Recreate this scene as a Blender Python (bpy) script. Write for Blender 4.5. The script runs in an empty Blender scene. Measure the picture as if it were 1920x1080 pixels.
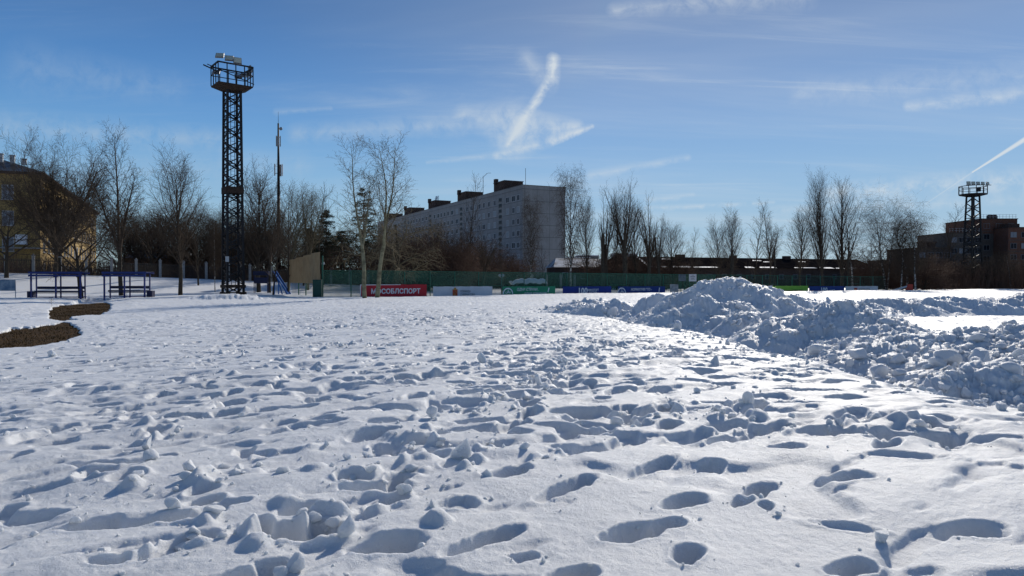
import bpy, bmesh, math, random
import numpy as np
from mathutils import Vector, Matrix
R = math.radians
SC = bpy.context.scene
COL = SC.collection

# ------------------------------------------------------------------ camera
CZ = 1.75; FPX = 1350.0; PITCH = R(0.72)
cam_d = bpy.data.cameras.new("camera"); cam = bpy.data.objects.new("camera", cam_d); COL.objects.link(cam)
cam_d.sensor_width = 36; cam_d.lens = FPX / 1920 * 36; cam_d.clip_start = 0.05; cam_d.clip_end = 6000
cam.location = (0, 0, CZ); cam.rotation_euler = (R(90) - PITCH, 0, 0)
SC.camera = cam
SC.render.resolution_x = 1024; SC.render.resolution_y = 576
SC.render.engine = 'CYCLES'

# ------------------------------------------------------------------ light, exposure
SUN_AZ, SUN_EL = R(24), R(27)
SC.view_settings.view_transform = 'Standard'; SC.view_settings.look = 'None'
SC.view_settings.exposure = -0.30; SC.view_settings.gamma = 1
sd = Vector((math.sin(SUN_AZ) * math.cos(SUN_EL), math.cos(SUN_AZ) * math.cos(SUN_EL), math.sin(SUN_EL)))
sl = bpy.data.lights.new("sun", 'SUN'); sl.energy = 4.6; sl.angle = R(0.55); sl.color = (1, 0.93, 0.82)
so = bpy.data.objects.new("sun", sl); COL.objects.link(so); so.location = (20, 40, 60)
so.rotation_euler = sd.to_track_quat('Z', 'Y').to_euler()

# ------------------------------------------------------------------ world: sky with cirrus and contrails
class NT:
    def __init__(s, tree): s.t = tree; s.n = tree.nodes; s.l = tree.links
    def node(s, typ, **kw):
        n = s.n.new(typ)
        for k, v in kw.items(): setattr(n, k, v)
        return n
    def put(s, sock, v):
        if hasattr(v, 'links') or isinstance(v, bpy.types.NodeSocket): s.l.new(v, sock)
        else: sock.default_value = v
    def m(s, op, a, b=None, c=None, clamp=False):
        n = s.n.new('ShaderNodeMath'); n.operation = op; n.use_clamp = clamp
        s.put(n.inputs[0], a)
        if b is not None: s.put(n.inputs[1], b)
        if c is not None: s.put(n.inputs[2], c)
        return n.outputs[0]
    def smooth(s, x, lo, hi, a=0.0, b=1.0):
        n = s.n.new('ShaderNodeMapRange'); n.interpolation_type = 'SMOOTHSTEP'
        s.put(n.inputs[0], x); n.inputs[1].default_value = lo; n.inputs[2].default_value = hi
        n.inputs[3].default_value = a; n.inputs[4].default_value = b
        return n.outputs[0]
    def noise(s, vec, scale, detail=4, rough=0.5, dist=0.0):
        n = s.n.new('ShaderNodeTexNoise'); s.l.new(vec, n.inputs['Vector'])
        n.inputs['Scale'].default_value = scale; n.inputs['Detail'].default_value = detail
        n.inputs['Roughness'].default_value = rough; n.inputs['Distortion'].default_value = dist
        return n.outputs[0]
    def comb(s, x, y, z=0.0):
        n = s.n.new('ShaderNodeCombineXYZ'); s.put(n.inputs[0], x); s.put(n.inputs[1], y); s.put(n.inputs[2], z)
        return n.outputs[0]
    def mixc(s, f, a, b):
        n = s.n.new('ShaderNodeMix'); n.data_type = 'RGBA'
        s.put(n.inputs[0], f); s.put(n.inputs[6], a); s.put(n.inputs[7], b)
        return n.outputs[2]

SKYK = 11.3
def build_world():
    w = bpy.data.worlds.new("World"); SC.world = w; w.use_nodes = True
    T = NT(w.node_tree); T.n.clear()
    out = T.node('ShaderNodeOutputWorld'); bg = T.node('ShaderNodeBackground'); bg.inputs[1].default_value = 0.098
    sky = T.node('ShaderNodeTexSky', sky_type='NISHITA'); sky.sun_disc = False
    sky.sun_elevation = SUN_EL; sky.sun_rotation = SUN_AZ
    sky.altitude = 150; sky.air_density = 1.0; sky.dust_density = 0.9; sky.ozone_density = 1.6
    tc = T.node('ShaderNodeTexCoord'); sx = T.node('ShaderNodeSeparateXYZ'); T.l.new(tc.outputs['Generated'], sx.inputs[0])
    X, Y, Z = sx.outputs
    ys = T.m('MAXIMUM', Y, 0.05)
    # tangent-plane coordinates of the northern sky, unit = tangent of the angle
    u = T.m('DIVIDE', X, ys); v = T.m('DIVIDE', Z, ys)
    front = T.smooth(Y, 0.1, 0.4)
    # cloud layer plane
    zp = T.m('ADD', T.m('MAXIMUM', Z, 0.0), 0.07)
    P = T.comb(T.m('DIVIDE', X, zp), T.m('DIVIDE', Y, zp))
    mp = T.node('ShaderNodeMapping'); T.l.new(P, mp.inputs[0]); mp.inputs['Rotation'].default_value = (0, 0, R(14)); mp.inputs['Scale'].default_value = (0.22, 1.15, 1)
    n1 = T.noise(mp.outputs[0], 0.55, 6, 0.62, 0.6)
    n2 = T.noise(mp.outputs[0], 1.9, 7, 0.68, 1.2)
    veil = T.smooth(n1, 0.44, 0.80)
    wisps = T.m('MULTIPLY', T.smooth(n2, 0.50, 0.86), T.smooth(n1, 0.36, 0.66))
    nv = T.noise(T.comb(T.m('MULTIPLY', u, 1.2), v), 2.2, 4, 0.55, 0.3)
    cl = T.m('ADD', T.m('MULTIPLY', veil, 0.30), T.m('MULTIPLY', wisps, 0.55))
    # fine turbulence that frays the edges of the streaks
    f1 = T.noise(T.comb(u, v), 38, 5, 0.65, 0.4)
    f2 = T.noise(T.comb(T.m('ADD', u, 3.1), v), 11, 4, 0.6, 0.3)
    uu = T.m('ADD', u, T.m('MULTIPLY', T.m('SUBTRACT', f2, 0.5), 0.018))
    vv = T.m('ADD', v, T.m('MULTIPLY', T.m('SUBTRACT', f1, 0.5), 0.010))
    def seg(p, q, w0, w1, amt, soft=1.0, fray=0.6, sharp=False):
        a = ((p[0] - 960) / 1350, (523 - p[1]) / 1350); b = ((q[0] - 960) / 1350, (523 - q[1]) / 1350)
        dx, dy = b[0] - a[0], b[1] - a[1]; L2 = dx * dx + dy * dy
        U, V = (u, v) if sharp else (uu, vv)
        ax = T.m('SUBTRACT', U, a[0]); ay = T.m('SUBTRACT', V, a[1])
        t = T.m('DIVIDE', T.m('ADD', T.m('MULTIPLY', ax, dx), T.m('MULTIPLY', ay, dy)), L2, clamp=True)
        ex = T.m('SUBTRACT', ax, T.m('MULTIPLY', t, dx)); ey = T.m('SUBTRACT', ay, T.m('MULTIPLY', t, dy))
        d = T.m('SQRT', T.m('ADD', T.m('MULTIPLY', ex, ex), T.m('MULTIPLY', ey, ey)))
        wd = T.m('ADD', w0 / 1350, T.m('MULTIPLY', t, (w1 - w0) / 1350))
        k = T.m('SUBTRACT', 1.0, T.m('DIVIDE', d, wd), clamp=True)
        k = T.m('POWER', k, soft if sharp else soft * 1.25)
        if fray: k = T.m('MULTIPLY', k, T.smooth(f1, 0.5 - 0.28 * fray - 0.1, 0.72))
        return T.m('MULTIPLY', k, amt)
    S = []
    S += [seg((1034, 112), (1033, 150), 15, 18, 1.0, .8, .9), seg((1032, 145), (1000, 195), 16, 12, 1.1, .8, .9),
          seg((1000, 195), (952, 270), 12, 8, 1.0, .9, .7), seg((985, 110), (1025, 160), 26, 26, .35, .9, 1)]
    S += [seg((1112, 238), (1035, 264), 5, 12, 1.05, .8, .6), seg((1035, 264), (930, 292), 12, 9, .6, .8, .6),
          seg((1085, 236), (965, 250), 14, 62, .62, .7, .7), seg((965, 235), (870, 215), 60, 26, .45, .8, 1),
          seg((930, 290), (800, 305), 9, 5, .3, .8, 1)]
    S += [seg((1935, 252), (1822, 323), 6, 1.6, 1.15, .7, 0, True), seg((1822, 323), (1735, 382), 2.2, 1.2, .3, .8, 0, True)]
    S += [seg((1210, 390), (1450, 380), 7, 5, .5, .8, .4), seg((1110, 328), (1290, 296), 13, 8, .38, .9, 1), seg((1215, 375), (1300, 365), 10, 6, .3, .9, 1)]
    S += [seg((1560, 362), (1960, 335), 26, 34, .62, .8, .3), seg((1450, 395), (1960, 372), 14, 14, .35, .8, .5), seg((1700, 200), (1960, 172), 14, 20, .45, .8, .8),
          seg((1500, 175), (1960, 140), 34, 52, .22, .9, .6)]
    S += [seg((-60, 235), (420, 262), 46, 30, .42, .9, .5), seg((560, 250), (860, 232), 26, 30, .42, .9, .8), seg((520, 210), (620, 204), 9, 5, .3, .8, .8),
          seg((150, 330), (560, 310), 55, 40, .26, .9, .6), seg((60, 130), (330, 165), 70, 40, .2, .9, .7),
          seg((1150, 20), (1500, -10), 18, 40, .4, .9, .8)]
    tot = S[0]
    for k in S[1:6]: tot = T.m('MAXIMUM', tot, k)
    for k in S[6:]: tot = T.m('ADD', tot, T.m('MULTIPLY', k, T.m('SUBTRACT', 1.0, tot, clamp=True)))
    cl = T.m('ADD', cl, T.m('MULTIPLY', tot, front))
    hz = T.smooth(Z, 0.0, 0.05, 0.35, 1.0)
    cl = T.m('MULTIPLY', T.m('MINIMUM', cl, 0.9), hz)
    # clear air: deep blue overhead and away from the sun, paler low down and towards the sun; a share of the physical sky is kept
    el = T.m('ARCSINE', Z)
    rp = T.node('ShaderNodeValToRGB'); T.put(rp.inputs[0], T.m('DIVIDE', el, 1.5708, clamp=True)); cr = rp.color_ramp; cr.interpolation = 'B_SPLINE'
    stops = [(0.0, (.50, .66, .70)), (.03, (.40, .62, .75)), (.09, (.20, .48, .82)), (.15, (.09, .30, .70)), (.22, (.042, .165, .45)), (.4, (.045, .13, .33)), (1.0, (.025, .08, .23))]
    while len(cr.elements) < len(stops): cr.elements.new(.5)
    for e, (p_, c_) in zip(cr.elements, stops): e.position = p_; e.color = (*c_, 1)
    dotn = T.node('ShaderNodeVectorMath', operation='DOT_PRODUCT'); T.l.new(tc.outputs['Generated'], dotn.inputs[0]); dotn.inputs[1].default_value = sd
    toward = T.smooth(dotn.outputs['Value'], 0.70, 1.0)
    back = T.smooth(dotn.outputs['Value'], -0.6, 0.75, 0.60, 1.0)
    base = T.mixc(T.m('MULTIPLY', toward, .16), rp.outputs[0], (.50, .62, .74, 1))
    sc_ = T.node('ShaderNodeVectorMath', operation='SCALE'); T.l.new(base, sc_.inputs[0]); T.put(sc_.inputs['Scale'], T.m('MULTIPLY', back, SKYK))
    phys = T.node('ShaderNodeVectorMath', operation='MINIMUM'); T.l.new(sky.outputs[0], phys.inputs[0]); phys.inputs[1].default_value = (8, 9, 11)
    clear = T.mixc(.15, sc_.outputs[0], phys.outputs[0])
    cc = T.mixc(toward, (.50 * SKYK, .62 * SKYK, .74 * SKYK, 1), (.78 * SKYK, .84 * SKYK, .88 * SKYK, 1))
    col = T.mixc(cl, clear, cc)
    T.l.new(col, bg.inputs[0]); T.l.new(bg.outputs[0], out.inputs[0])
build_world()

# ------------------------------------------------------------------ helpers
def at(px, py, Y):
    x = (px - 960) / FPX; v = (540 - py) / FPX
    dy = math.cos(PITCH) + math.sin(PITCH) * v; dz = -math.sin(PITCH) + math.cos(PITCH) * v
    s = Y / dy
    return Vector((x * s, Y, CZ + dz * s))
def xat(px, Y): return (px - 960) / FPX * Y
def zat(py, Y): return CZ + (523 - py) / FPX * Y

def tag(o, label=None, cat=None, group=None, kind=None):
    if label: o['label'] = label
    if cat: o['category'] = cat
    if group: o['group'] = group
    if kind: o['kind'] = kind
    return o
def empty(name, loc=(0, 0, 0), rz=0.0):
    o = bpy.data.objects.new(name, None); COL.objects.link(o); o.location = loc; o.rotation_euler = (0, 0, rz)
    o.empty_display_size = 0.2
    return o

class MB:
    def __init__(s): s.v = []; s.f = []; s.mi = []
    def quad(s, a, b, c, d, mi=0):
        n = len(s.v); s.v += [tuple(a), tuple(b), tuple(c), tuple(d)]; s.f.append((n, n + 1, n + 2, n + 3)); s.mi.append(mi)
    def box(s, c, size, rz=0.0, mi=0, taper=1.0):
        hx, hy, hz = size[0] / 2, size[1] / 2, size[2] / 2; cs, sn = math.cos(rz), math.sin(rz); n = len(s.v)
        for z, k in ((-hz, 1.0), (hz, taper)):
            for x, y in ((-hx, -hy), (hx, -hy), (hx, hy), (-hx, hy)):
                x *= k; y *= k
                s.v.append((c[0] + x * cs - y * sn, c[1] + x * sn + y * cs, c[2] + z))
        for f in ((3, 2, 1, 0), (4, 5, 6, 7), (0, 1, 5, 4), (1, 2, 6, 5), (2, 3, 7, 6), (3, 0, 4, 7)):
            s.f.append(tuple(n + i for i in f)); s.mi.append(mi)
        return s
    def tube(s, p0, p1, r0, r1=None, n=6, caps=True, mi=0):
        p0 = Vector(p0); p1 = Vector(p1); r1 = r0 if r1 is None else r1
        d = (p1 - p0).normalized(); a = d.orthogonal().normalized(); b = d.cross(a); k = len(s.v)
        for p, r in ((p0, r0), (p1, r1)):
            for i in range(n):
                t = 2 * math.pi * (i + .5) / n; s.v.append(tuple(p + (a * math.cos(t) + b * math.sin(t)) * r))
        for i in range(n):
            j = (i + 1) % n; s.f.append((k + i, k + j, k + n + j, k + n + i)); s.mi.append(mi)
        if caps:
            s.f.append(tuple(k + i for i in range(n))[::-1]); s.f.append(tuple(k + n + i for i in range(n))); s.mi += [mi, mi]
        return s
    def bar(s, p0, p1, w, h=None, mi=0, up=(0, 0, 1)):
        h = w if h is None else h
        p0 = Vector(p0); p1 = Vector(p1); d = (p1 - p0).normalized(); u = Vector(up)
        if abs(d.dot(u)) > .98: u = Vector((1, 0, 0))
        a = d.cross(u).normalized(); b = a.cross(d).normalized(); k = len(s.v)
        for p in (p0, p1):
            for x, y in ((-1, -1), (1, -1), (1, 1), (-1, 1)):
                s.v.append(tuple(p + a * (x * w / 2) + b * (y * h / 2)))
        for f in ((3, 2, 1, 0), (4, 5, 6, 7), (0, 1, 5, 4), (1, 2, 6, 5), (2, 3, 7, 6), (3, 0, 4, 7)):
            s.f.append(tuple(k + i for i in f)); s.mi.append(mi)
        return s
    def ball(s, c, r, n=10, m=7, sc=(1, 1, 1), mi=0):
        k = len(s.v)
        for i in range(m + 1):
            t = math.pi * i / m
            for j in range(n):
                q = 2 * math.pi * j / n
                s.v.append((c[0] + r * sc[0] * math.sin(t) * math.cos(q), c[1] + r * sc[1] * math.sin(t) * math.sin(q), c[2] + r * sc[2] * math.cos(t)))
        for i in range(m):
            for j in range(n):
                a = k + i * n + j; b = k + i * n + (j + 1) % n
                s.f.append((a, a + n, b + n, b)); s.mi.append(mi)
        return s
    def prism(s, pts, z0, z1, mi=0):
        k = len(s.v); n = len(pts)
        s.v += [(p[0], p[1], z0) for p in pts] + [(p[0], p[1], z1) for p in pts]
        for i in range(n):
            j = (i + 1) % n; s.f.append((k + i, k + j, k + n + j, k + n + i)); s.mi.append(mi)
        s.f.append(tuple(k + i for i in range(n))[::-1]); s.f.append(tuple(k + n + i for i in range(n))); s.mi += [mi, mi]
        return s
    def build(s, name, mat, parent=None, origin=(0, 0, 0), smooth=False, bevel=0):
        me = bpy.data.meshes.new(name); ox, oy, oz = origin
        me.from_pydata([(x - ox, y - oy, z - oz) for x, y, z in s.v], [], s.f)
        mats = mat if isinstance(mat, (list, tuple)) else [mat]
        for m_ in mats: me.materials.append(m_)
        if len(mats) > 1: me.polygons.foreach_set('material_index', s.mi)
        if smooth: me.polygons.foreach_set('use_smooth', [True] * len(s.f))
        me.update()
        o = bpy.data.objects.new(name, me); COL.objects.link(o)
        if parent: o.parent = parent
        else: o.location = origin
        if bevel:
            b = o.modifiers.new("bevel", 'BEVEL'); b.width = bevel; b.segments = 2; b.limit_method = 'ANGLE'
        return o

def np_mesh(name, V, Fq, mats, smooth=True, mi=None):
    me = bpy.data.meshes.new(name); V = np.ascontiguousarray(V, np.float32); Fq = np.ascontiguousarray(Fq, np.int32)
    k = Fq.shape[1]
    me.vertices.add(len(V)); me.vertices.foreach_set('co', V.ravel())
    me.loops.add(Fq.size); me.loops.foreach_set('vertex_index', Fq.ravel())
    me.polygons.add(len(Fq)); me.polygons.foreach_set('loop_start', np.arange(0, Fq.size, k, dtype=np.int32))
    try: me.polygons.foreach_set('loop_total', np.full(len(Fq), k, np.int32))
    except Exception: pass
    me.polygons.foreach_set('use_smooth', np.full(len(Fq), smooth))
    for m_ in mats: me.materials.append(m_)
    if mi is not None: me.polygons.foreach_set('material_index', np.ascontiguousarray(mi, np.int32))
    me.update(calc_edges=True); me.validate()
    return me
def link(name, me, parent=None):
    o = bpy.data.objects.new(name, me); COL.objects.link(o)
    if parent: o.parent = parent
    return o
def copy_tree(o, parent=None):
    c = o.copy(); COL.objects.link(c); c.parent = parent
    for ch in list(o.children): copy_tree(ch, c)
    return c

# ------------------------------------------------------------------ materials
def mat(name, col, rough=0.7, metal=0.0, var=0.0, vscale=3.0, bump=0.0, bscale=20.0, spec=0.3, col2=None, emit=None):
    m_ = bpy.data.materials.new(name); m_.use_nodes = True; T = NT(m_.node_tree)
    b = T.n['Principled BSDF']; b.inputs['Roughness'].default_value = rough; b.inputs['Metallic'].default_value = metal
    b.inputs['Specular IOR Level'].default_value = spec
    c = (*col, 1)
    if var or col2:
        tc = T.node('ShaderNodeTexCoord'); n = T.noise(tc.outputs['Object'], vscale, 5, 0.6)
        c2 = (*col2, 1) if col2 else tuple(max(0, x * (1 - var)) for x in col) + (1,)
        f = T.smooth(n, 0.35, 0.68)
        c = T.mixc(f, c, c2)
    T.put(b.inputs['Base Color'], c)
    if bump:
        tc2 = T.node('ShaderNodeTexCoord'); n2 = T.noise(tc2.outputs['Object'], bscale, 4, 0.6)
        bp = T.node('ShaderNodeBump'); bp.inputs['Strength'].default_value = bump; bp.inputs['Distance'].default_value = 0.02
        T.l.new(n2, bp.inputs['Height']); T.l.new(bp.outputs[0], b.inputs['Normal'])
    return m_

def snow_mat(name, base=(0.80, 0.815, 0.835), dirt=0.0, grain=1.0, soft=1.0, sss=0.6):
    m_ = bpy.data.materials.new(name); m_.use_nodes = True; T = NT(m_.node_tree); b = T.n['Principled BSDF']
    tc = T.node('ShaderNodeTexCoord'); O = tc.outputs['Object']
    big = T.noise(O, 0.35, 4, 0.6); med = T.noise(O, 2.3, 5, 0.65)
    c = T.mixc(T.smooth(big, 0.35, 0.7), (*base, 1), (base[0] * .93, base[1] * .925, base[2] * .92, 1))
    c = T.mixc(T.m('MULTIPLY', T.smooth(med, 0.52, 0.80), 0.25 + dirt), c, (base[0] * .82, base[1] * .80, base[2] * .77, 1))
    T.put(b.inputs['Base Color'], c)
    b.inputs['Specular IOR Level'].default_value = 0.42; b.inputs['Sheen Weight'].default_value = 0.12; b.inputs['Sheen Roughness'].default_value = 0.5
    b.inputs['Subsurface Weight'].default_value = sss; b.inputs['Subsurface Radius'].default_value = (1.0, 1.05, 1.15); b.inputs['Subsurface Scale'].default_value = 0.045
    g1 = T.noise(O, 170, 3, 0.75); g2 = T.noise(O, 60, 5, 0.7); g3 = T.noise(O, 13, 5, 0.62)
    h = T.m('ADD', T.m('MULTIPLY', g1, 0.0075 * grain), T.m('ADD', T.m('MULTIPLY', g2, 0.011 * grain), T.m('MULTIPLY', g3, 0.018 * grain * soft)))
    bp = T.node('ShaderNodeBump'); bp.inputs['Strength'].default_value = 0.85; bp.inputs['Distance'].default_value = 1.0
    T.l.new(h, bp.inputs['Height']); T.l.new(bp.outputs[0], b.inputs['Normal'])
    # melt-freeze crystals: a sparse glassy glint
    gl = T.noise(O, 140, 2, 0.5); T.put(b.inputs['Roughness'], T.smooth(gl, 0.62, 0.72, 0.55, 0.2))
    return m_
M = {}
M['snow'] = snow_mat('snow'); M['pile'] = snow_mat('ploughed_snow', (0.80, 0.82, 0.85), 0.05, 1.3)
M['roof_snow'] = mat('roof_snow', (0.82, 0.84, 0.87), 0.7, var=.1)

# ------------------------------------------------------------------ numpy noise
def _h(ix, iy, s):
    n = (ix.astype(np.int64) * 374761393 + iy.astype(np.int64) * 668265263 + s * 974634777) & 0xFFFFFFFF
    n = ((n ^ (n >> 13)) * 1274126177) & 0xFFFFFFFF
    n = (n ^ (n >> 16)) & 0xFFFFFFFF
    return n.astype(np.float32) / 4294967295.0
def vnoise(x, y, s=0):
    ix = np.floor(x); iy = np.floor(y); fx = (x - ix).astype(np.float32); fy = (y - iy).astype(np.float32)
    ix = ix.astype(np.int64); iy = iy.astype(np.int64)
    ux = fx * fx * fx * (fx * (fx * 6 - 15) + 10); uy = fy * fy * fy * (fy * (fy * 6 - 15) + 10)
    a = _h(ix, iy, s); b = _h(ix + 1, iy, s); c = _h(ix, iy + 1, s); d = _h(ix + 1, iy + 1, s)
    return (a + (b - a) * ux + (c - a) * uy + (a - b - c + d) * ux * uy) * 2 - 1
def fbm(x, y, s=0, o=4, g=0.5):
    r = 0; a = 1.0; t = 0
    for k in range(o):
        c, q = math.cos(k * 1.3 + s), math.sin(k * 1.3 + s)
        r = r + a * vnoise((x * c - y * q) * 2 ** k + 17.3 * k, (x * q + y * c) * 2 ** k - 9.1 * k, s + k); t += a; a *= g
    return r / t
def cells(x, y, s=0):
    """distance to nearest jittered point, and a per-cell random"""
    ix = np.floor(x).astype(np.int64); iy = np.floor(y).astype(np.int64)
    best = np.full(np.shape(x), 9.0, np.float32); rid = np.zeros(np.shape(x), np.float32)
    for dx in (-1, 0, 1):
        for dy in (-1, 0, 1):
            jx, jy = ix + dx, iy + dy
            px_ = jx + _h(jx, jy, s); py_ = jy + _h(jx, jy, s + 7)
            d = np.sqrt((x - px_) ** 2 + (y - py_) ** 2).astype(np.float32)
            k = d < best; best = np.where(k, d, best); rid = np.where(k, _h(jx, jy, s + 13), rid)
    return best, rid
def sstep(x, a, b):
    t = np.clip((x - a) / (b - a), 0, 1); return t * t * (3 - 2 * t)

# ------------------------------------------------------------------ large shape of the ground
CRY = [0.5, 3, 8, 9.3, 12, 16, 21, 26, 35, 46]; CRX = [7.2, 6.6, 5.7, 5.3, 4.9, 4.9, 5.0, 3.9, 2.3, 1.0]
FD = (0.888, 0.46); FP = (-63.0, 94.8)          # iron fence: direction and first post
GD = (0.893, 0.45); GP = (-11.7, 73.0)          # green court fence
# bare-grass hollows, outlined on the plane z = -0.25 (outline kept as bearing / distance pairs)
def hollow_pts(L): return [(p, q) for p, q in L]
H1 = [(-160, 700), (-60, 662), (0, 653), (60, 648), (118, 638), (152, 624), (140, 611), (118, 606), (90, 611), (60, 616), (20, 618), (-20, 632), (-90, 650), (-260, 690)]
H1 = [(p, q + (5 if q > 622 else 0)) for p, q in H1]
H2 = [(92, 601), (118, 603), (140, 601), (130, 597), (150, 593), (184, 592), (206, 582), (209, 573), (196, 566), (212, 561), (160, 560), (140, 567), (100, 576), (90, 588)]
def poly_sdf(x, y, P):
    P = np.array(P, float); P = P * np.array([1, 3.0]); y = y * 3.0
    d = np.full(np.shape(x), 1e9); inside = np.zeros(np.shape(x), bool); n = len(P)
    for i in range(n):
        a = P[i]; b = P[(i + 1) % n]; ex, ey = b - a; wx = x - a[0]; wy = y - a[1]
        t = np.clip((wx * ex + wy * ey) / (ex * ex + ey * ey), 0, 1)
        d = np.minimum(d, (wx - ex * t) ** 2 + (wy - ey * t) ** 2)
        c = ((a[1] > y) != (b[1] > y)) & (x < (b[0] - a[0]) * (y - a[1]) / (b[1] - a[1] + 1e-12) + a[0])
        inside ^= c
    return np.where(inside, -1, 1) * np.sqrt(d)

def terrain(x, y):
    x = np.asarray(x, float); y = np.asarray(y, float)
    r = np.hypot(x, y)
    z = 0.10 * fbm(x * .09, y * .09, 3, 3) + 0.05 * fbm(x * .3, y * .3, 5, 3)
    z = z * sstep(r, 0, 9)
    # trampled ridge the path follows
    cx = np.interp(y, CRY, CRX) + .5 * fbm(x * .6 + 3, y * .6, 77, 5, .6)
    ridge = 0.24 * (1 - sstep(y, 34, 48)) * sstep(x - cx + 15, 0, 9) 
    z = z + ridge
    z = z + 0.10 * np.exp(-((x - cx + 2.2) / 2.2) ** 2) * (1 - sstep(y, 25, 45))
    drop = sstep(x - cx, 0.0, 2.6) * (1 - sstep(y, 33, 40)) * (1 - sstep(x, 34, 44))
    rimn = 0.05 * fbm(x * .9, y * .9, 21, 3)
    z = z * (1 - drop) + (-0.38 + rimn) * drop
    # rink floor behind the heaps, cleared flat
    rk = sstep(x - (8.6 + np.maximum(0, 24 - y) * .35), 0, 2.5) * sstep(y, 17.5, 19.5) * (1 - sstep(y, 35.5, 37)) * (1 - sstep(x, 60, 66))
    z = z * (1 - rk) + (-0.06 + 0.008 * fbm(x * 1.3, y * 1.3, 6, 3)) * rk
    # left side falls gently towards the grass hollow
    z = z - 0.16 * sstep(-x, 7, 16) * (1 - sstep(y, 46, 62)) * sstep(y, 4, 12)
    # berm before the court fence
    t = (x - GP[0]) * GD[0] + (y - GP[1]) * GD[1]; e = -(x - GP[0]) * GD[1] + (y - GP[1]) * GD[0]
    z = z + (0.16 + 0.05 * vnoise(t * .15, t * 0, 4)) * np.exp(-((e + 4.5) / 3.2) ** 2) * sstep(t, 3, 12)
    # embankment up to the iron fence
    t2 = (x - FP[0]) * FD[0] + (y - FP[1]) * FD[1]; e2 = -(x - FP[0]) * FD[1] + (y - FP[1]) * FD[0]
    zf = np.interp(t2, [-200, -20, 0, 21, 40, 54, 75], [2.9, 2.7, 2.45, 1.72, 0.9, 0.1, 0.0])
    wd = np.interp(t2, [0, 15, 30, 50], [20, 19, 10, 7])
    z = z + zf * sstep(e2 + wd, 0, wd) ** 0.9
    return z
def tz(x, y): return float(terrain(np.array([x]), np.array([y]))[0])

def plane_px(x, y):
    return x / np.maximum(y, .5) * 1350 + 960, 523 + 2700 / np.maximum(y, .5)
def hollow(x, y):
    """1 inside the melted hollows"""
    px_, py_ = plane_px(x, y)
    w = 7 * fbm(px_ * .07, py_ * .35, 31, 6, .72) + 4.2 * fbm(x * 1.4, y * 1.4, 33, 5, .65)
    d = np.minimum(poly_sdf(px_, py_, H1), poly_sdf(px_, py_, H2)) + w
    return d

# ------------------------------------------------------------------ ground sheet on a polar grid, finest near the viewer
rng = np.random.default_rng(7)
th = np.concatenate([np.linspace(-180, -52, 40)[:-1], np.linspace(-52, -39, 90)[:-1], np.linspace(-39, 39, 1080), np.linspace(39, 52, 90)[1:], np.linspace(52, 180, 40)[1:]])
rr = np.concatenate([np.geomspace(0.35, 2.3, 34)[:-1], np.geomspace(2.3, 46, 960)[:-1], np.geomspace(46, 130, 150)[:-1], np.geomspace(130, 1500, 40)])
TH, RR = np.meshgrid(np.radians(th), rr)            # rows = radius
GX = RR * np.sin(TH); GY = RR * np.cos(TH)
GZ = terrain(GX, GY)
SNOW0 = GZ.copy()
thr = np.radians(th)

def window(x, y, rad):
    r = math.hypot(x, y); a = math.atan2(x, y)
    i0 = np.searchsorted(rr, max(r - rad, .01)); i1 = np.searchsorted(rr, r + rad)
    da = rad / max(r, .3); j0 = np.searchsorted(thr, a - da); j1 = np.searchsorted(thr, a + da)
    return slice(i0, i1), slice(j0, j1)
def pit(x, y, ang, a, b, depth, rim=0.02, drag=0.0, seed=0, wall=.16, floor=.0):
    """a boot hole: steep-walled ellipse, slightly ragged, with a pushed-up lip and a drag groove at the heel"""
    rad = a * 1.7 + drag + .06
    I, J = window(x, y, rad)
    if I.stop - I.start < 1 or J.stop - J.start < 1: return
    X = GX[I, J] - x; Y = GY[I, J] - y; c, s = math.cos(ang), math.sin(ang)
    U = X * c + Y * s; V = -X * s + Y * c
    n = 0.25 * fbm(GX[I, J] * 7, GY[I, J] * 7, 50 + seed % 5, 4, .62)
    q = (np.abs(U / a) ** 2.4 + np.abs(V / (b * (1 + .22 * U / a))) ** 2.4) ** (1 / 2.4) + n
    m_ = 1 - sstep(q, 1 - wall, 1 + wall * .7)
    flo = depth * (1 + floor * U / a) + .012 * n
    dz = -flo * m_
    dz = dz + rim * np.exp(-((q - 1.28) / .2) ** 2) * (.6 + 2.4 * np.clip(n, -.2, .3))
    if drag > 0:
        ud = np.clip((-U - a * .5) / drag, 0, 1.0); q2 = np.abs(V / (b * .55)) + np.abs(n)
        dz = dz - depth * .55 * (1 - ud) * (1 - sstep(q2, .6, 1.15)) * (U < -a * .5) * (1 - m_) * (ud < 1)
    GZ[I, J] += dz
def bump_at(x, y, rx, ry, ang, h, seed=0):
    I, J = window(x, y, max(rx, ry) * 1.6)
    if I.stop - I.start < 1 or J.stop - J.start < 1: return
    X = GX[I, J] - x; Y = GY[I, J] - y; c, s = math.cos(ang), math.sin(ang)
    U = (X * c + Y * s) / rx; V = (-X * s + Y * c) / ry
    q = np.sqrt(U * U + V * V) + .25 * fbm(GX[I, J] * 4, GY[I, J] * 4, seed % 9, 3)
    GZ[I, J] += h * (1 - sstep(q, .2, 1.15))
def ground_pt(px, py, z=0.22):
    """where the photographed spot lies on the snow"""
    Y = (CZ - z) * FPX / (py - 523); return xat(px, Y), Y

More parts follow.
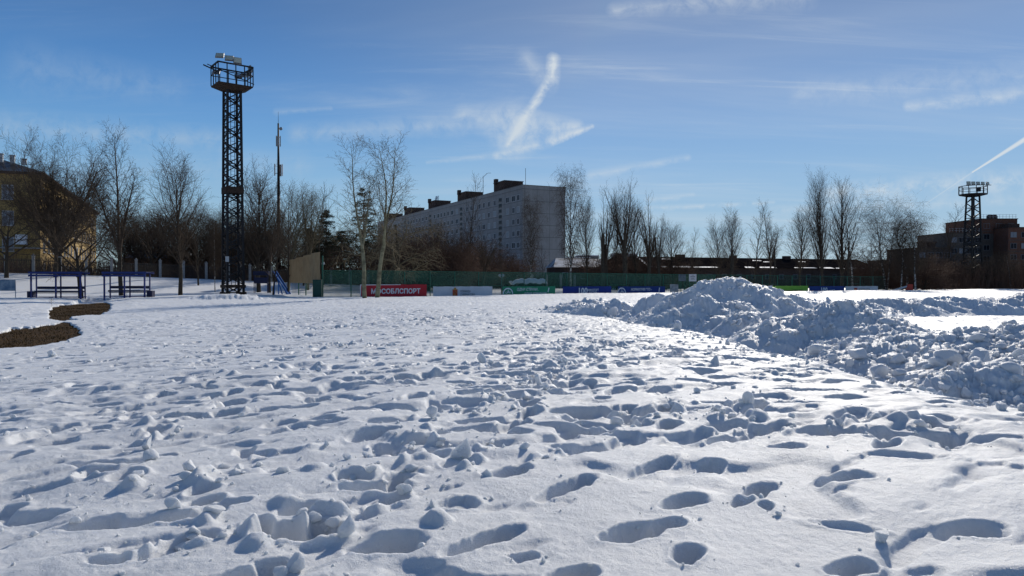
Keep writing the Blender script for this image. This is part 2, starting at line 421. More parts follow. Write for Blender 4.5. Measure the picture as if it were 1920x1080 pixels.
# wind and melt relief, everywhere
dn = np.clip(rr / 2.0, 0, 1)[:, None]
near = 1 - sstep(RR, 55, 110)
ca, sa = math.cos(R(35)), math.sin(R(35))
AX = GX * ca + GY * sa; AY = -GX * sa + GY * ca     # relief drawn out along the footpaths
rel = 0.030 * fbm(AX * .8, AY * 1.5, 11, 3) + 0.016 * fbm(AX * 2.2, AY * 4.2, 12, 3)
st = fbm(AX * 1.6, AY * 5.0, 14, 3); rel = rel - 0.040 * sstep(st, .18, .5)
sm = 1 - .55 * np.exp(-(((GX - .9) / 1.5) ** 2 + ((GY - 5.0) / 1.4) ** 2))     # smooth crust by the viewer
trod = sstep(fbm(GX * .22, GY * .16, 40, 3), -.25, .25)
rel2 = (0.018 * fbm(GX * 5.5, GY * 6, 15, 3) + .011 * sstep(-GX, -.4, .8) * (1 - sstep(RR, 9, 16)) * fbm(GX * 17, GY * 17, 16, 3, .6)) * (.3 + .7 * trod)
mid = sstep(RR, 7, 16)
lump = fbm(GX * 1.9, GY * 1.4, 18, 4, .6)
rel3 = mid * trod * (0.022 * sstep(lump, .12, .42) - 0.032 * sstep(-lump, .10, .34))
dent = fbm(GX * 1.15 + 5, GY * 1.5, 19, 2); soft_ = (1 - sstep(RR, 10, 18)) * (.035 * fbm(GX * .9, GY * 1.1, 20, 2) - .055 * sstep(dent, .28, .62))
GZ += (soft_ + rel * sm + rel2 * sm + rel3 * (1 - sstep(GX - np.interp(GY, CRY, CRX), -.5, .6) * .7)) * near

def cx_at(y): return float(np.interp(y, CRY, CRX))
# explicit holes seen near the viewer: (px, py of centre, length px, dir deg in the plane, half width, depth)
NEARP = [(1062, 923, .34, 46, .095, .13), (908, 1012, .33, 44, .09, .14), (1283, 948, .20, 35, .115, .17), (1333, 887, .17, 60, .11, .15), (1420, 925, .27, 52, .10, .19),
         (1392, 950, .10, 40, .06, .12), (1582, 921, .24, 18, .12, .13), (1826, 1012, .21, 2, .13, .15), (1475, 857, .17, 0, .11, .12), (1228, 880, .33, 45, .085, .13),
         (1180, 1000, .22, 30, .12, .17), (1250, 985, .14, 20, .09, .15), (980, 1037, .09, 0, .05, .07), (800, 1068, .13, 10, .08, .12), (1075, 1072, .14, 15, .09, .15),
         (1292, 1040, .16, 70, .10, .14), (1600, 1066, .16, 20, .09, .12), (1870, 845, .3, -10, .12, .12), (1740, 838, .34, -8, .15, .16),
         (1550, 828, .30, -5, .16, .15), (1640, 806, .26, 0, .11, .14), (1440, 960, .07, 80, .05, .08), (1500, 750, .40, 5, .12, .12), (1380, 770, .5, 0, .13, .14),
         (1090, 790, .3, 20, .14, .18), (950, 885, .26, 42, .11, .16), (1100, 845, .32, 5, .13, .13), (1140, 822, .34, 8, .10, .12), (1215, 785, .30, 10, .16, .17),
         (540, 873, .32, 20, .09, .14), (470, 845, .28, 15, .07, .10), (590, 790, .22, 5, .09, .10), (515, 764, .2, 5, .07, .10), (560, 955, .3, 45, .15, .20),
         (590, 995, .32, 25, .16, .24), (220, 965, .50, 12, .15, .20), (330, 960, .45, 5, .16, .22), (160, 960, .35, 30, .12, .18), (410, 945, .28, 35, .13, .17), (245, 1020, .2, 35, .10, .16),
         (200, 1042, .16, 10, .09, .14), (290, 1030, .2, 45, .11, .14), (450, 1070, .22, 25, .10, .15), (510, 1050, .15, 10, .09, .15), (60, 940, .3, 10, .11, .13), (700, 915, .4, 5, .15, .20),
         (720, 1015, .34, 15, .17, .24), (1590, 1000, .2, 150, .07, .04), (1700, 880, .3, -15, .12, .06), (900, 745, .35, 18, .12, .14), (1010, 740, .34, 12, .12, .15)]
for k, (px, py, a, an, b, dp) in enumerate(NEARP):
    if px < 760 and py > 800: a *= .66; b *= .8
    a *= .88; b *= .80; dp *= .60
    x, y = ground_pt(px, py, .25); pit(x, y, R(an), a, b, dp, .018, 0.0 if a > .25 else .1, k, wall=.30, floor=.25)
# walked trails over the whole field
def trail(p0, p1, step=.62, wob=.25, w=.16, dep=.13, seed=0, sc=1.0, skip=.12):
    rg = random.Random(seed); L = math.dist(p0, p1); n = int(L / step); an = math.atan2(p1[1] - p0[1], p1[0] - p0[0]); ph = rg.random() * 9
    for k in range(n):
        t = k / max(1, n); o = wob * math.sin(ph + t * L * .35) + (w if k % 2 else -w)
        x = p0[0] + (p1[0] - p0[0]) * t - math.sin(an) * o; y = p0[1] + (p1[1] - p0[1]) * t + math.cos(an) * o
        if rg.random() < skip: continue
        if x > cx_at(y) + .2 and y < 40: continue
        if y < 7.0 and x > -.8: continue
        pit(x, y, an + rg.gauss(0, .18), rg.uniform(.13, .21) * sc, rg.uniform(.06, .10) * sc, rg.uniform(.5, 1.1) * dep * (1 - .45 * min(1, max(0, (y - 9) / 14))), rg.uniform(.006, .026), rg.choice([0, 0, .12, .22, .3]), k + seed, wall=.32)
rg = random.Random(11)
for k in range(84):
    # most people cut across from near left to far right
    y0 = rg.uniform(6.5, 46); x0 = rg.uniform(-.72, .30) * y0 - rg.uniform(0, 5); an = R(rg.choice([rg.gauss(42, 12), rg.gauss(42, 12), rg.gauss(70, 20), rg.gauss(12, 14)])); L = rg.uniform(5, 20)
    trail((x0, y0), (x0 + L * math.cos(an), y0 + L * math.sin(an)), seed=k, dep=rg.uniform(.06, .16))
for k in range(420):
    y = 6 + 40 * rg.random() ** 1.2; x = rg.uniform(-.75, .42) * y
    if x > cx_at(y): continue
    pit(x, y, rg.gauss(.6, .7), rg.uniform(.13, .3), rg.uniform(.07, .13), rg.uniform(.03, .09), .006, rg.choice([0, .2]), k, wall=.25)
for k in range(140):
    y = 6 + 12 * rg.random(); x = rg.uniform(-.1, 1) * cx_at(y)
    pit(x, y, rg.gauss(.2, .4), rg.uniform(.15, .34), rg.uniform(.07, .13), rg.uniform(.04, .12), .012, 0, k, wall=.25)
# broken, churned bands
CHURN = [[(420, 1010), (600, 985), (720, 965), (850, 865), (930, 800), (975, 745), (1060, 700), (1100, 660)],
         [(60, 905), (180, 890), (300, 905), (440, 905), (560, 885)], [(100, 965), (330, 975), (520, 985), (640, 1000)],
         [(1060, 800), (1220, 790), (1350, 785), (1420, 765)], [(1300, 815), (1500, 820), (1650, 815), (1800, 850)],
         [(770, 712), (900, 700), (1000, 690), (1110, 690)], [(560, 880), (650, 855), (760, 845), (860, 815)], [(230, 815), (330, 800), (400, 770), (470, 755)],
         [(380, 650), (560, 640), (760, 650)], [(1080, 640), (1180, 660), (1330, 690), (1450, 720)], [(300, 700), (480, 690), (620, 690)], [(560, 610), (750, 600), (900, 590)]]
churn_pts = []
for ci, line in enumerate(CHURN):
    rgc = random.Random(90 + ci)
    for (a, b) in zip(line[:-1], line[1:]):
        pa = ground_pt(*a); pb = ground_pt(*b); L = math.dist(pa, pb); n = max(2, int(L * (12 if pa[1] < 9.5 else 6.5)))
        for k in range(n):
            t = rgc.random(); o = rgc.gauss(0, .26 if ci != 0 else .34)
            x = pa[0] + (pb[0] - pa[0]) * t + o; y = pa[1] + (pb[1] - pa[1]) * t + rgc.gauss(0, .3)
            churn_pts.append((x, y))
            if ci in (0, 3, 5, 6): churn_pts.append((x + rgc.gauss(0, .1), y + rgc.gauss(0, .1)))
            if rgc.random() < (.26 if y < 9.5 else .5): pit(x, y, rgc.uniform(0, 1.6), rgc.uniform(.08, .2), rgc.uniform(.06, .12), rgc.uniform(.04, .15), .03, rgc.choice([0, .15]), k, wall=.22)
            elif rgc.random() < (.45 if y < 9.5 else .6): bump_at(x, y, rgc.uniform(.06, .16), rgc.uniform(.05, .11), rgc.uniform(0, 3), rgc.uniform(.03, .09), k)
# ploughed snow lies against the tower foot
xq, yq = xat(425, 62), 62; bump_at(xq, yq, 4.0, 1.6, 0, .42, 3); bump_at(xat(470, 64), 64, 2.6, 1.4, 0, .25, 4)
# bank lip round the hollow, then the hollow itself
hd = hollow(GX, GY)
lx, ly = plane_px(GX, GY); reg = (GY > 14) & (GY < 78) & (lx < 330) & (lx > -700)
lipz = 0.06 * sstep(hd, 0, 5) * (1 - sstep(hd, 8, 30)) * reg
GZ += lipz + reg * (1 - sstep(hd, 4, 22)) * sstep(hd, 0, 3) * .035 * fbm(GX * 3, GY * 3, 61, 3)
thin = (1 - sstep(hd, 2, 46)) * reg * .85
GZ = GZ * (1 - thin) + (-.205 + .03 * fbm(GX * 2, GY * 2, 62, 3)) * thin
hk = (1 - sstep(hd, -2.0, 1.2)) * reg
GZ = GZ * (1 - hk) + (-0.44) * hk

# old snow slumps: soften what is near
for _ in range(3):
    GZ[:, 1:-1] = np.where(RR[:, 1:-1] < 14, (GZ[:, :-2] + 2 * GZ[:, 1:-1] + GZ[:, 2:]) / 4, GZ[:, 1:-1])
for _ in range(1):
    GZ[1:-1] = np.where(RR[1:-1] < 9, (GZ[:-2] + 2 * GZ[1:-1] + GZ[2:]) / 4, GZ[1:-1])
GZ += (1 - sstep(RR, 7, 13)) * (.0035 * fbm(GX * 26, GY * 26, 91, 3, .6))
nr, nt = GX.shape
idx = np.arange(nr * nt).reshape(nr, nt)
Fq = np.stack([idx[:-1, :-1], idx[:-1, 1:], idx[1:, 1:], idx[1:, :-1]], -1).reshape(-1, 4)[:, ::-1]
V = np.stack([GX, GY, GZ], -1).reshape(-1, 3)
snow_me = np_mesh('snow_field', V, Fq, [M['snow']])
snow_field = link('snow_field', snow_me); tag(snow_field, kind='structure', label='wide field of old footprint-pitted snow under the sun')
def ground_z(x, y):
    r = math.hypot(x, y); a = math.atan2(x, y)
    i = min(max(np.searchsorted(rr, r), 1), nr - 1); j = min(max(np.searchsorted(thr, a), 1), nt - 1)
    return float(GZ[i - 1:i + 1, j - 1:j + 1].mean())

# dead grass floor under the hollows
M['dead_grass'] = mat('dead_grass', (0.085, 0.046, 0.017), .95, var=.55, vscale=5, bump=1.0, bscale=16, spec=.1, col2=(.025, .017, .010))
g = MB(); nx, ny = 46, 110
gx = np.linspace(-34, -10, nx); gy = np.linspace(15, 78, ny)
for j in range(ny):
    for i in range(nx):
        g.v.append((gx[i], gy[j], -0.25 + .04 * math.sin(gx[i] * 1.7 + gy[j]) * math.sin(gy[j] * 1.3)))
for j in range(ny - 1):
    for i in range(nx - 1):
        k = j * nx + i; g.f.append((k, k + 1, k + nx + 1, k + nx)); g.mi.append(0)
# hide the sheet where solid snow covers it anyway
keep = []
for f in g.f:
    c = np.mean([g.v[i] for i in f], axis=0)
    if float(hollow(np.array([c[0]]), np.array([c[1]]))[0]) < 14: keep.append(f)
g.f = keep; g.mi = [0] * len(keep)
gg = g.build('bare_ground', M['dead_grass'], smooth=True); tag(gg, kind='structure', label='matted brown earth showing through melted snow')
bl_v = []; bl_f = []; rg = random.Random(5)
n = 0; tries = 0
xs = np.array([rg.uniform(-33, -11) for _ in range(90000)]); ys = np.array([16 + 55 * rg.random() ** 1.3 for _ in range(90000)])
hh = hollow(xs, ys); ok = np.where(hh < -1.0)[0][:26000]
for q in ok:
    x, y = xs[q], ys[q]; L = rg.uniform(.03, .11); a = rg.uniform(0, 6.3); w = rg.uniform(.006, .014); bx, by = math.cos(a) * w, math.sin(a) * w; lx_, ly_ = rg.gauss(0, .05), rg.gauss(0, .05)
    z = -0.25 + .04 * math.sin(x * 1.7 + y) * math.sin(y * 1.3) - .004; k = len(bl_v)
    bl_v += [(x - bx, y - by, z), (x + bx, y + by, z), (x + lx_, y + ly_, z + L)]; bl_f.append((k, k + 1, k + 2))
M['straw'] = mat('straw', (0.12, 0.070, 0.026), .9, var=.5, vscale=2, col2=(.05, .035, .018), spec=.1)
gr = link('dry_grass', np_mesh('dry_grass', np.array(bl_v), np.array(bl_f), [M['straw']], smooth=False)); tag(gr, 'flattened dry brown grass in the melted hollow', kind='stuff')

# ------------------------------------------------------------------ snow clods: angular broken lumps
def lump_templates(n, sub, seed):
    out = []
    for k in range(n):
        bm = bmesh.new(); bmesh.ops.create_icosphere(bm, subdivisions=sub, radius=1.0); rg = random.Random(seed + k)
        # chop with random planes for facets
        pl = [(Vector((rg.gauss(0, 1), rg.gauss(0, 1), rg.gauss(0, 1))).normalized(), rg.uniform(.36, .78)) for _ in range(9)]
        o = [rg.uniform(0, 50) for _ in range(3)]
        for v in bm.verts:
            for nrm, d in pl:
                e = v.co.dot(nrm) - d
                if e > 0: v.co -= nrm * e * 1.0
        co = np.array([v.co[:] for v in bm.verts]); nn = fbm(co[:, 0] * 1.8 + o[0] + co[:, 2], co[:, 1] * 1.8 + o[1] - co[:, 2] * .7, k, 3)
        co = co * (1 + .13 * nn)[:, None]
        fs = np.array([[v.index for v in f.verts] for f in bm.faces]); bm.free(); out.append((co, fs))
    return out
T1 = lump_templates(14, 2, 100); T3 = lump_templates(10, 3, 300)
def clods(name, items, seed, material):
    """items: x, y, z, size"""
    rg = np.random.default_rng(seed); Vs, Fs = [], []; n = 0
    for (x, y, z, s, hi) in items:
        co, fs = (T3 if hi else T1)[rg.integers(0, 10)]
        a, b, c = rg.uniform(0, 6.28, 3); ca, sa_, cb, sb = math.cos(a), math.sin(a), math.cos(b), math.sin(b)
        Rz = np.array([[ca, -sa_, 0], [sa_, ca, 0], [0, 0, 1]]); Rx = np.array([[1, 0, 0], [0, cb, -sb], [0, sb, cb]])
        sc = np.array([1, rg.uniform(.6, 1), rg.uniform(.45, .9)]) * s
        Vs.append((co * sc) @ (Rz @ Rx).T + np.array([x, y, z])); Fs.append(fs + n); n += len(co)
    me = np_mesh(name, np.concatenate(Vs), np.concatenate(Fs), [material]); me.set_sharp_from_angle(angle=R(32)); return link(name, me)
items = []; rg = random.Random(3)
for (x, y) in churn_pts:
    for _ in range(rg.choice([0, 1, 2, 3] if y < 9.5 else [0, 1, 2, 3, 4])):
        xx, yy = x + rg.gauss(0, .14), y + rg.gauss(0, .16)
        if yy < 1.9: continue
        s = min(.075, .007 + rg.expovariate(1 / .018)) * (1 + .018 * yy); items.append((xx, yy, ground_z(xx, yy) + s * .25, s, s > .035 and yy < 10))
for (px, py, a, an, b_, dp) in NEARP:
    xc, yc = ground_pt(px, py, .25)
    for _ in range(6):
        q = rg.random() * 6.28; e = rg.uniform(.5, 2.3); u_, v_ = a * e * math.cos(q), b_ * e * math.sin(q); c_, s_ = math.cos(R(an)), math.sin(R(an)); x = xc + u_ * c_ - v_ * s_; y = yc + u_ * s_ + v_ * c_
        s = .003 + rg.expovariate(1 / .006); s = min(s, .03); items.append((x, y, ground_z(x, y) + s * .3, s, False))
for k in range(800):
    y = 2.4 + 32 * rg.random() ** 1.5; x = rg.uniform(-.74, .5) * y
    if x > cx_at(y) + .4 or (y < 7.2 and x > -.6): continue
    s = min(.08, .006 + rg.expovariate(1 / .010)) * (1 + .03 * y); items.append((x, y, ground_z(x, y) + s * .3, s, False))
for k in range(420):
    y = 7 + 26 * rg.random(); x = cx_at(y) + rg.gauss(.25, .4); s = min(.12, .012 + rg.expovariate(1 / .025)); items.append((x, y, ground_z(x, y) + s * .3, s, False))
cl = clods('snow_clods', items, 8, M['snow']); tag(cl, 'small broken clods of crusted snow kicked out of the footprints', kind='stuff')

# ------------------------------------------------------------------ ploughed heaps
PK = [  # px, py of the summit, distance, slope, stretch along the bank, flatness
    (1110, 562, 33, .42, 1.5), (1150, 564, 31, .5, 1.4), (1062, 574, 35, .35, 1.3), (1205, 574, 29.5, .5, 1.3), (1243, 554, 29, .55, 1.1), (1285, 562, 26, .5, 1.1),
    (1385, 521, 25, .62, 1.15), (1350, 527, 25, .62, 1.2), (1310, 533, 25, .66, 1.1), (1425, 545, 25, .55, 1.2), (1470, 556, 25.5, .5, 1.3), (1335, 560, 23.2, .5, 1.1), (1420, 590, 21.5, .5, 1.2),
    (1530, 567, 26, .45, 1.4), (1570, 573, 18.6, .5, 1.25), (1520, 592, 18.6, .45, 1.3), (1620, 592, 18.2, .45, 1.3), (1470, 612, 19.5, .42, 1.2), (1660, 608, 17.4, .42, 1.2), (1700, 634, 16, .34, 1.3), (1755, 640, 15, .34, 1.3),
    (1800, 634, 15, .4, 1.3), (1850, 620, 15, .45, 1.3), (1905, 620, 14.6, .45, 1.4), (1970, 612, 14.2, .45, 1.4), (2060, 610, 13.6, .45, 1.5), (2180, 612, 13, .45, 1.5), (1790, 690, 12.4, .35, 1.3), (1880, 690, 11.8, .35, 1.4),
    (1590, 566, 35, .5, 2.0), (1650, 563, 36, .45, 2), (1720, 562, 37, .45, 2), (1790, 559, 37.5, .5, 2), (1850, 559, 38, .45, 2), (1920, 556, 38, .5, 2), (2000, 556, 38, .5, 2.4), (2120, 555, 38, .5, 2.4), (2260, 554, 38, .5, 2.4),
    (1500, 560, 33, .5, 1.6), (1545, 562, 34, .5, 1.8)]
pth = np.radians(np.linspace(1.5, 46, 1050)); prr = np.geomspace(7.6, 60, 860)
PT, PR = np.meshgrid(pth, prr); PX = PR * np.sin(PT); PY = PR * np.cos(PT)
base_g = terrain(PX, PY)
wx = PX + .5 * fbm(PX * .8, PY * .8, 71, 3); wy = PY + .5 * fbm(PX * .8 + 9, PY * .8, 72, 3)
ph_ = np.full(PX.shape, -9.0)
for (px, py, Y, sl, stc) in PK:
    x = xat(px, Y); z = zat(py, Y) - (-.06 if Y > 34 else .02 if Y < 20 else .04); dx = (wx - x) / stc; dy = (wy - Y); dy = np.where(dy < 0, dy * 1.4, dy)
    c = z + .02 - sl * (np.sqrt(dx * dx + dy * dy + .09) - .3)
    m_ = np.maximum(ph_, c); d_ = np.abs(ph_ - c); ph_ = m_ + .035 * np.exp(-(d_ / .12) ** 1.5)
above = ph_ - base_g
am = sstep(above, -.1, .35)
# knobbly, clodded surface at several sizes
for (fs, amp, sd_) in ((1.1, .11, 81), (2.6, .075, 82), (5.5, .046, 83), (12, .02, 84)):
    w1 = .35 * fbm(PX * fs, PY * fs, sd_ + 20, 2)
    d_, rid = cells(PX * fs + w1, PY * fs + w1, sd_)
    pm = sstep(fbm(PX * .5 + fs, PY * .5, sd_ + 40, 2), -.4, .05)
    ph_ = ph_ + amp * am * pm * (np.sqrt(np.clip(1 - (d_ * 1.25) ** 2, 0, 1)) * (rid > .35) * (.4 + rid) - .35)
ph_ = ph_ + am * (.06 * fbm(PX * 2.2, PY * 2.2, 88, 5, .62))
PZ = np.where(ph_ > base_g - .25, ph_, base_g - .6)
sel = ph_ > base_g - .12
n1, n2 = PX.shape; idp = np.arange(n1 * n2).reshape(n1, n2)
okf = sel[:-1, :-1] | sel[1:, :-1] | sel[:-1, 1:] | sel[1:, 1:]
Fp = np.stack([idp[:-1, :-1], idp[:-1, 1:], idp[1:, 1:], idp[1:, :-1]], -1)[okf][:, ::-1]
used = np.unique(Fp); remap = np.full(n1 * n2, -1); remap[used] = np.arange(len(used))
heap = link('snow_bank', np_mesh('snow_bank', np.stack([PX, PY, PZ], -1).reshape(-1, 3)[used], remap[Fp], [M['pile']]))
tag(heap, 'long lumpy bank of ploughed snow in shade beside the cleared rink', 'snow bank')
def pile_z(x, y):
    r = math.hypot(x, y); a = math.atan2(x, y)
    i = min(max(np.searchsorted(prr, r), 1), n1 - 1); j = min(max(np.searchsorted(pth, a), 1), n2 - 1)
    return float(max(PZ[i, j], base_g[i, j])), float(ph_[i, j] - base_g[i, j])
items = []; rg = random.Random(17)
while len(items) < 5600:
    a = rg.uniform(R(2), R(40)); r = 7.8 + 33 * rg.random() ** 1.1; x, y = r * math.sin(a), r * math.cos(a)
    z, h = pile_z(x, y)
    if h < -.28: continue
    if h < .02 and rg.random() < .55: continue
    s = min(.20, .018 + rg.expovariate(1 / .034)); s *= (1.0 if h > 0 else .6)
    if y > 30: s *= 1.2
    items.append((x, y, z + s * rg.uniform(-.3, .32), s, s > .10))
cl = clods('bank_clods', items, 9, M['pile']); tag(cl, 'loose lumps of ploughed snow covering the shaded bank', kind='stuff')
# single big blocks one can point at
BLK = [(1388, 600, 21.8, .42, 'tall pale snow block leaning on the big heap, just below its middle'), (1432, 603, 21.6, .44, 'rounded white boulder of snow beside the tall pale block'),
       (1386, 530, 24.8, .34, 'squared snow block crowning the highest heap'), (1300, 553, 24.6, .28, 'pointed snow lump sticking up on the near slope of the highest heap'),
       (1150, 580, 29.8, .50, 'broad snow boulder in the low heap nearest the blue banners'), (1268, 612, 21.4, .30, 'flat snow block lying at the foot of the bank where the crest begins'),
       (1328, 618, 20.2, .20, 'small cubic snow block under the highest heap'), (1223, 607, 23.4, .20, 'low snow lump left of the flat block on the crest edge'), (1610, 655, 14.6, .33, 'smooth pillow of snow at the foot of the second heap'),
       (1650, 680, 12.9, .36, 'long slanting snow slab in front of the second heap'), (1560, 670, 14.8, .22, 'twin-lobed snow lump at the foot of the second heap'), (1775, 676, 12.6, .38, 'large snow boulder in the nearest part of the bank'),
       (1840, 672, 12.4, .36, 'wide flat-topped snow block beside the nearest large boulder'), (1680, 590, 19.4, .24, 'white snow block on the far shoulder of the second heap'), (1025, 574, 35.2, .20, 'lone small snow block before the low heap'),
       (1900, 745, 10.2, .30, 'snow lump at the crest edge by the picture side'), (1330, 640, 19, .19, 'half-buried round snow lump on the crest edge')]
for k, (px, py, Y, s, lb) in enumerate(BLK):
    x = xat(px, Y); z0, _ = pile_z(x, Y); z = zat(py, Y)
    z = min(max(z, z0 - s * .3), z0 + s * .35)
    co, fs = T3[k % 10]; me = np_mesh('snow_block', co * np.array([s, s * .8, s * .8]) * .68, fs, [M['pile']]); me.set_sharp_from_angle(angle=R(28))
    o = link('snow_block', me); o.location = (x, Y, z); o.rotation_euler = (k * .7, .3 * k, k * 1.9); tag(o, lb, 'snow block', 'big blocks on the ploughed bank')
NB = [(868, 868, .13, 'jagged upright snow chunk on the churned path, by its long shadow'), (985, 762, .10, 'pointed snow chunk where the churned path narrows'), (812, 757, .075, 'small upright chip of crust on the smooth snow'), (350, 885, .08, 'cubic lump of snow above the trampled hollow'),
      (275, 832, .10, 'bright white slab fragment beside the churned patch'), (810, 800, .09, 'leaning wedge of crust beside a long pit'), (1010, 735, .11, 'rounded snow lump topping the churned path'), (1405, 780, .09, 'round snow ball at the end of the churned band'), (620, 1000, .12, 'lump of snow on the rim of the deep pit'), (757, 925, .09, 'squarish snow block tumbled into the trench'),
      (650, 1010, .08, 'small wedge of snow beside the lump on the rim of the deep pit'), (1658, 1035, .06, 'small snow ball on the smooth crust near the oval pit'), (905, 690, .12, 'flat slab of crust propped on the snow'), (95, 663, .16, 'white snow block standing before the grass hollow')]
for k, (px, py, s, lb) in enumerate(NB):
    x, y = ground_pt(px, py, .22 if px > 300 or py > 700 else .0); co, fs = T3[(k * 3) % 10]
    me = np_mesh('snow_chunk', co * np.array([s * .8, s * .6, s]), fs, [M['snow']]); me.set_sharp_from_angle(angle=R(28))
    o = link('snow_chunk', me); o.location = (x, y, ground_z(x, y) + s * .45); o.rotation_euler = (.3 * math.sin(k), .3, k * 1.3); tag(o, lb, 'snow chunk', 'chunks of broken crust on the field')

# ================================================================== built things
def dirv(az): return Vector((math.sin(R(az)), math.cos(R(az)), 0))
M['tower'] = mat('dark_steel', (0.016, 0.016, 0.019), .6, .1, var=.4, vscale=2)
M['rust'] = mat('rusty_plate', (0.045, 0.028, 0.020), .8, var=.5, vscale=3)
M['lens'] = mat('lamp_glass', (0.42, 0.45, 0.38), .3, spec=.4); M['lamp_body'] = mat('lamp_body', (.25, .26, .27), .4, .5)
M['grey_box'] = mat('grey_box', (.42, .44, .46), .5)
M['blue'] = mat('blue_paint', (0.016, 0.036, 0.19), .45, var=.3, vscale=4); M['navy'] = mat('navy_seat', (0.012, 0.018, 0.06), .5)
M['concrete'] = mat('concrete', (.36, .35, .34), .9, var=.3, vscale=6, bump=.3, bscale=30)
M['black_iron'] = mat('black_iron', (.03, .03, .032), .6)
M['green_post'] = mat('green_post', (.02, .11, .075), .5); M['green_door'] = mat('green_cabinet', (.012, .065, .05), .5, var=.3)
M['white_p'] = mat('white_panel', (.55, .57, .62), .5, var=.12, vscale=2); M['glass'] = mat('dark_glass', (.014, .017, .024), .35, spec=.08)
M['pane_l'] = mat('curtained_glass', (.20, .22, .25), .35, spec=.3)
M['winframe'] = mat('window_frame', (.50, .51, .54), .6)

# ---------------- floodlight mast near the benches
def lattice(px, Y, z0, h, wb, wt, rz, panel, mids, legr, braces=True):
    """shaft parts in local coordinates: returns dict of MB"""
    def w(z): return (wb + (wt - wb) * z / h) / 2
    legs = []
    for sx, sy in ((-1, -1), (1, -1), (1, 1), (-1, 1)):
        l = MB(); l.bar((sx * w(.35), sy * w(.35), .35), (sx * w(h), sy * w(h), h), legr, legr); legs.append(l)
    br = MB(); n = int(h / panel)
    for k in range(n):
        za = .4 + (h - .6) * k / n; zb = .4 + (h - .6) * (k + 1) / n
        for i, (ax, ay, bx, by) in enumerate(((-1, -1, 1, -1), (1, -1, 1, 1), (1, 1, -1, 1), (-1, 1, -1, -1))):
            if (k + i) % 2: ax, ay, bx, by = bx, by, ax, ay
            br.bar((ax * w(za), ay * w(za), za), (bx * w(zb), by * w(zb), zb), legr * .50)
            if braces and k % 2 == 0: br.bar((ax * w(za), ay * w(za), za), (bx * w(za), by * w(za), za), legr * .38)
    return legs, br, w
def floodlight(parent, p, yaw, tilt, s=.42):
    m_ = MB(); m_.box((0, 0, 0), (s * 1.45, .18, s * 1.15)); m_.box((0, .12, 0), (s * .6, .12, s * .6)); m_.bar((-s * .7, 0, -s * .1), (-s * .7, 0, -s * .75), .04); m_.bar((s * .7, 0, -s * .1), (s * .7, 0, -s * .75), .04); m_.bar((-s * .7, 0, -s * .72), (s * .7, 0, -s * .72), .05)
    o = m_.build('floodlight', M['lamp_body'], parent, bevel=.012); o.location = p; o.rotation_euler = (tilt, 0, yaw)
    l = MB(); l.box((0, -.095, 0), (s * 1.3, .02, s * 1.0)); l.build('lens', M['lens'], o)
    return o
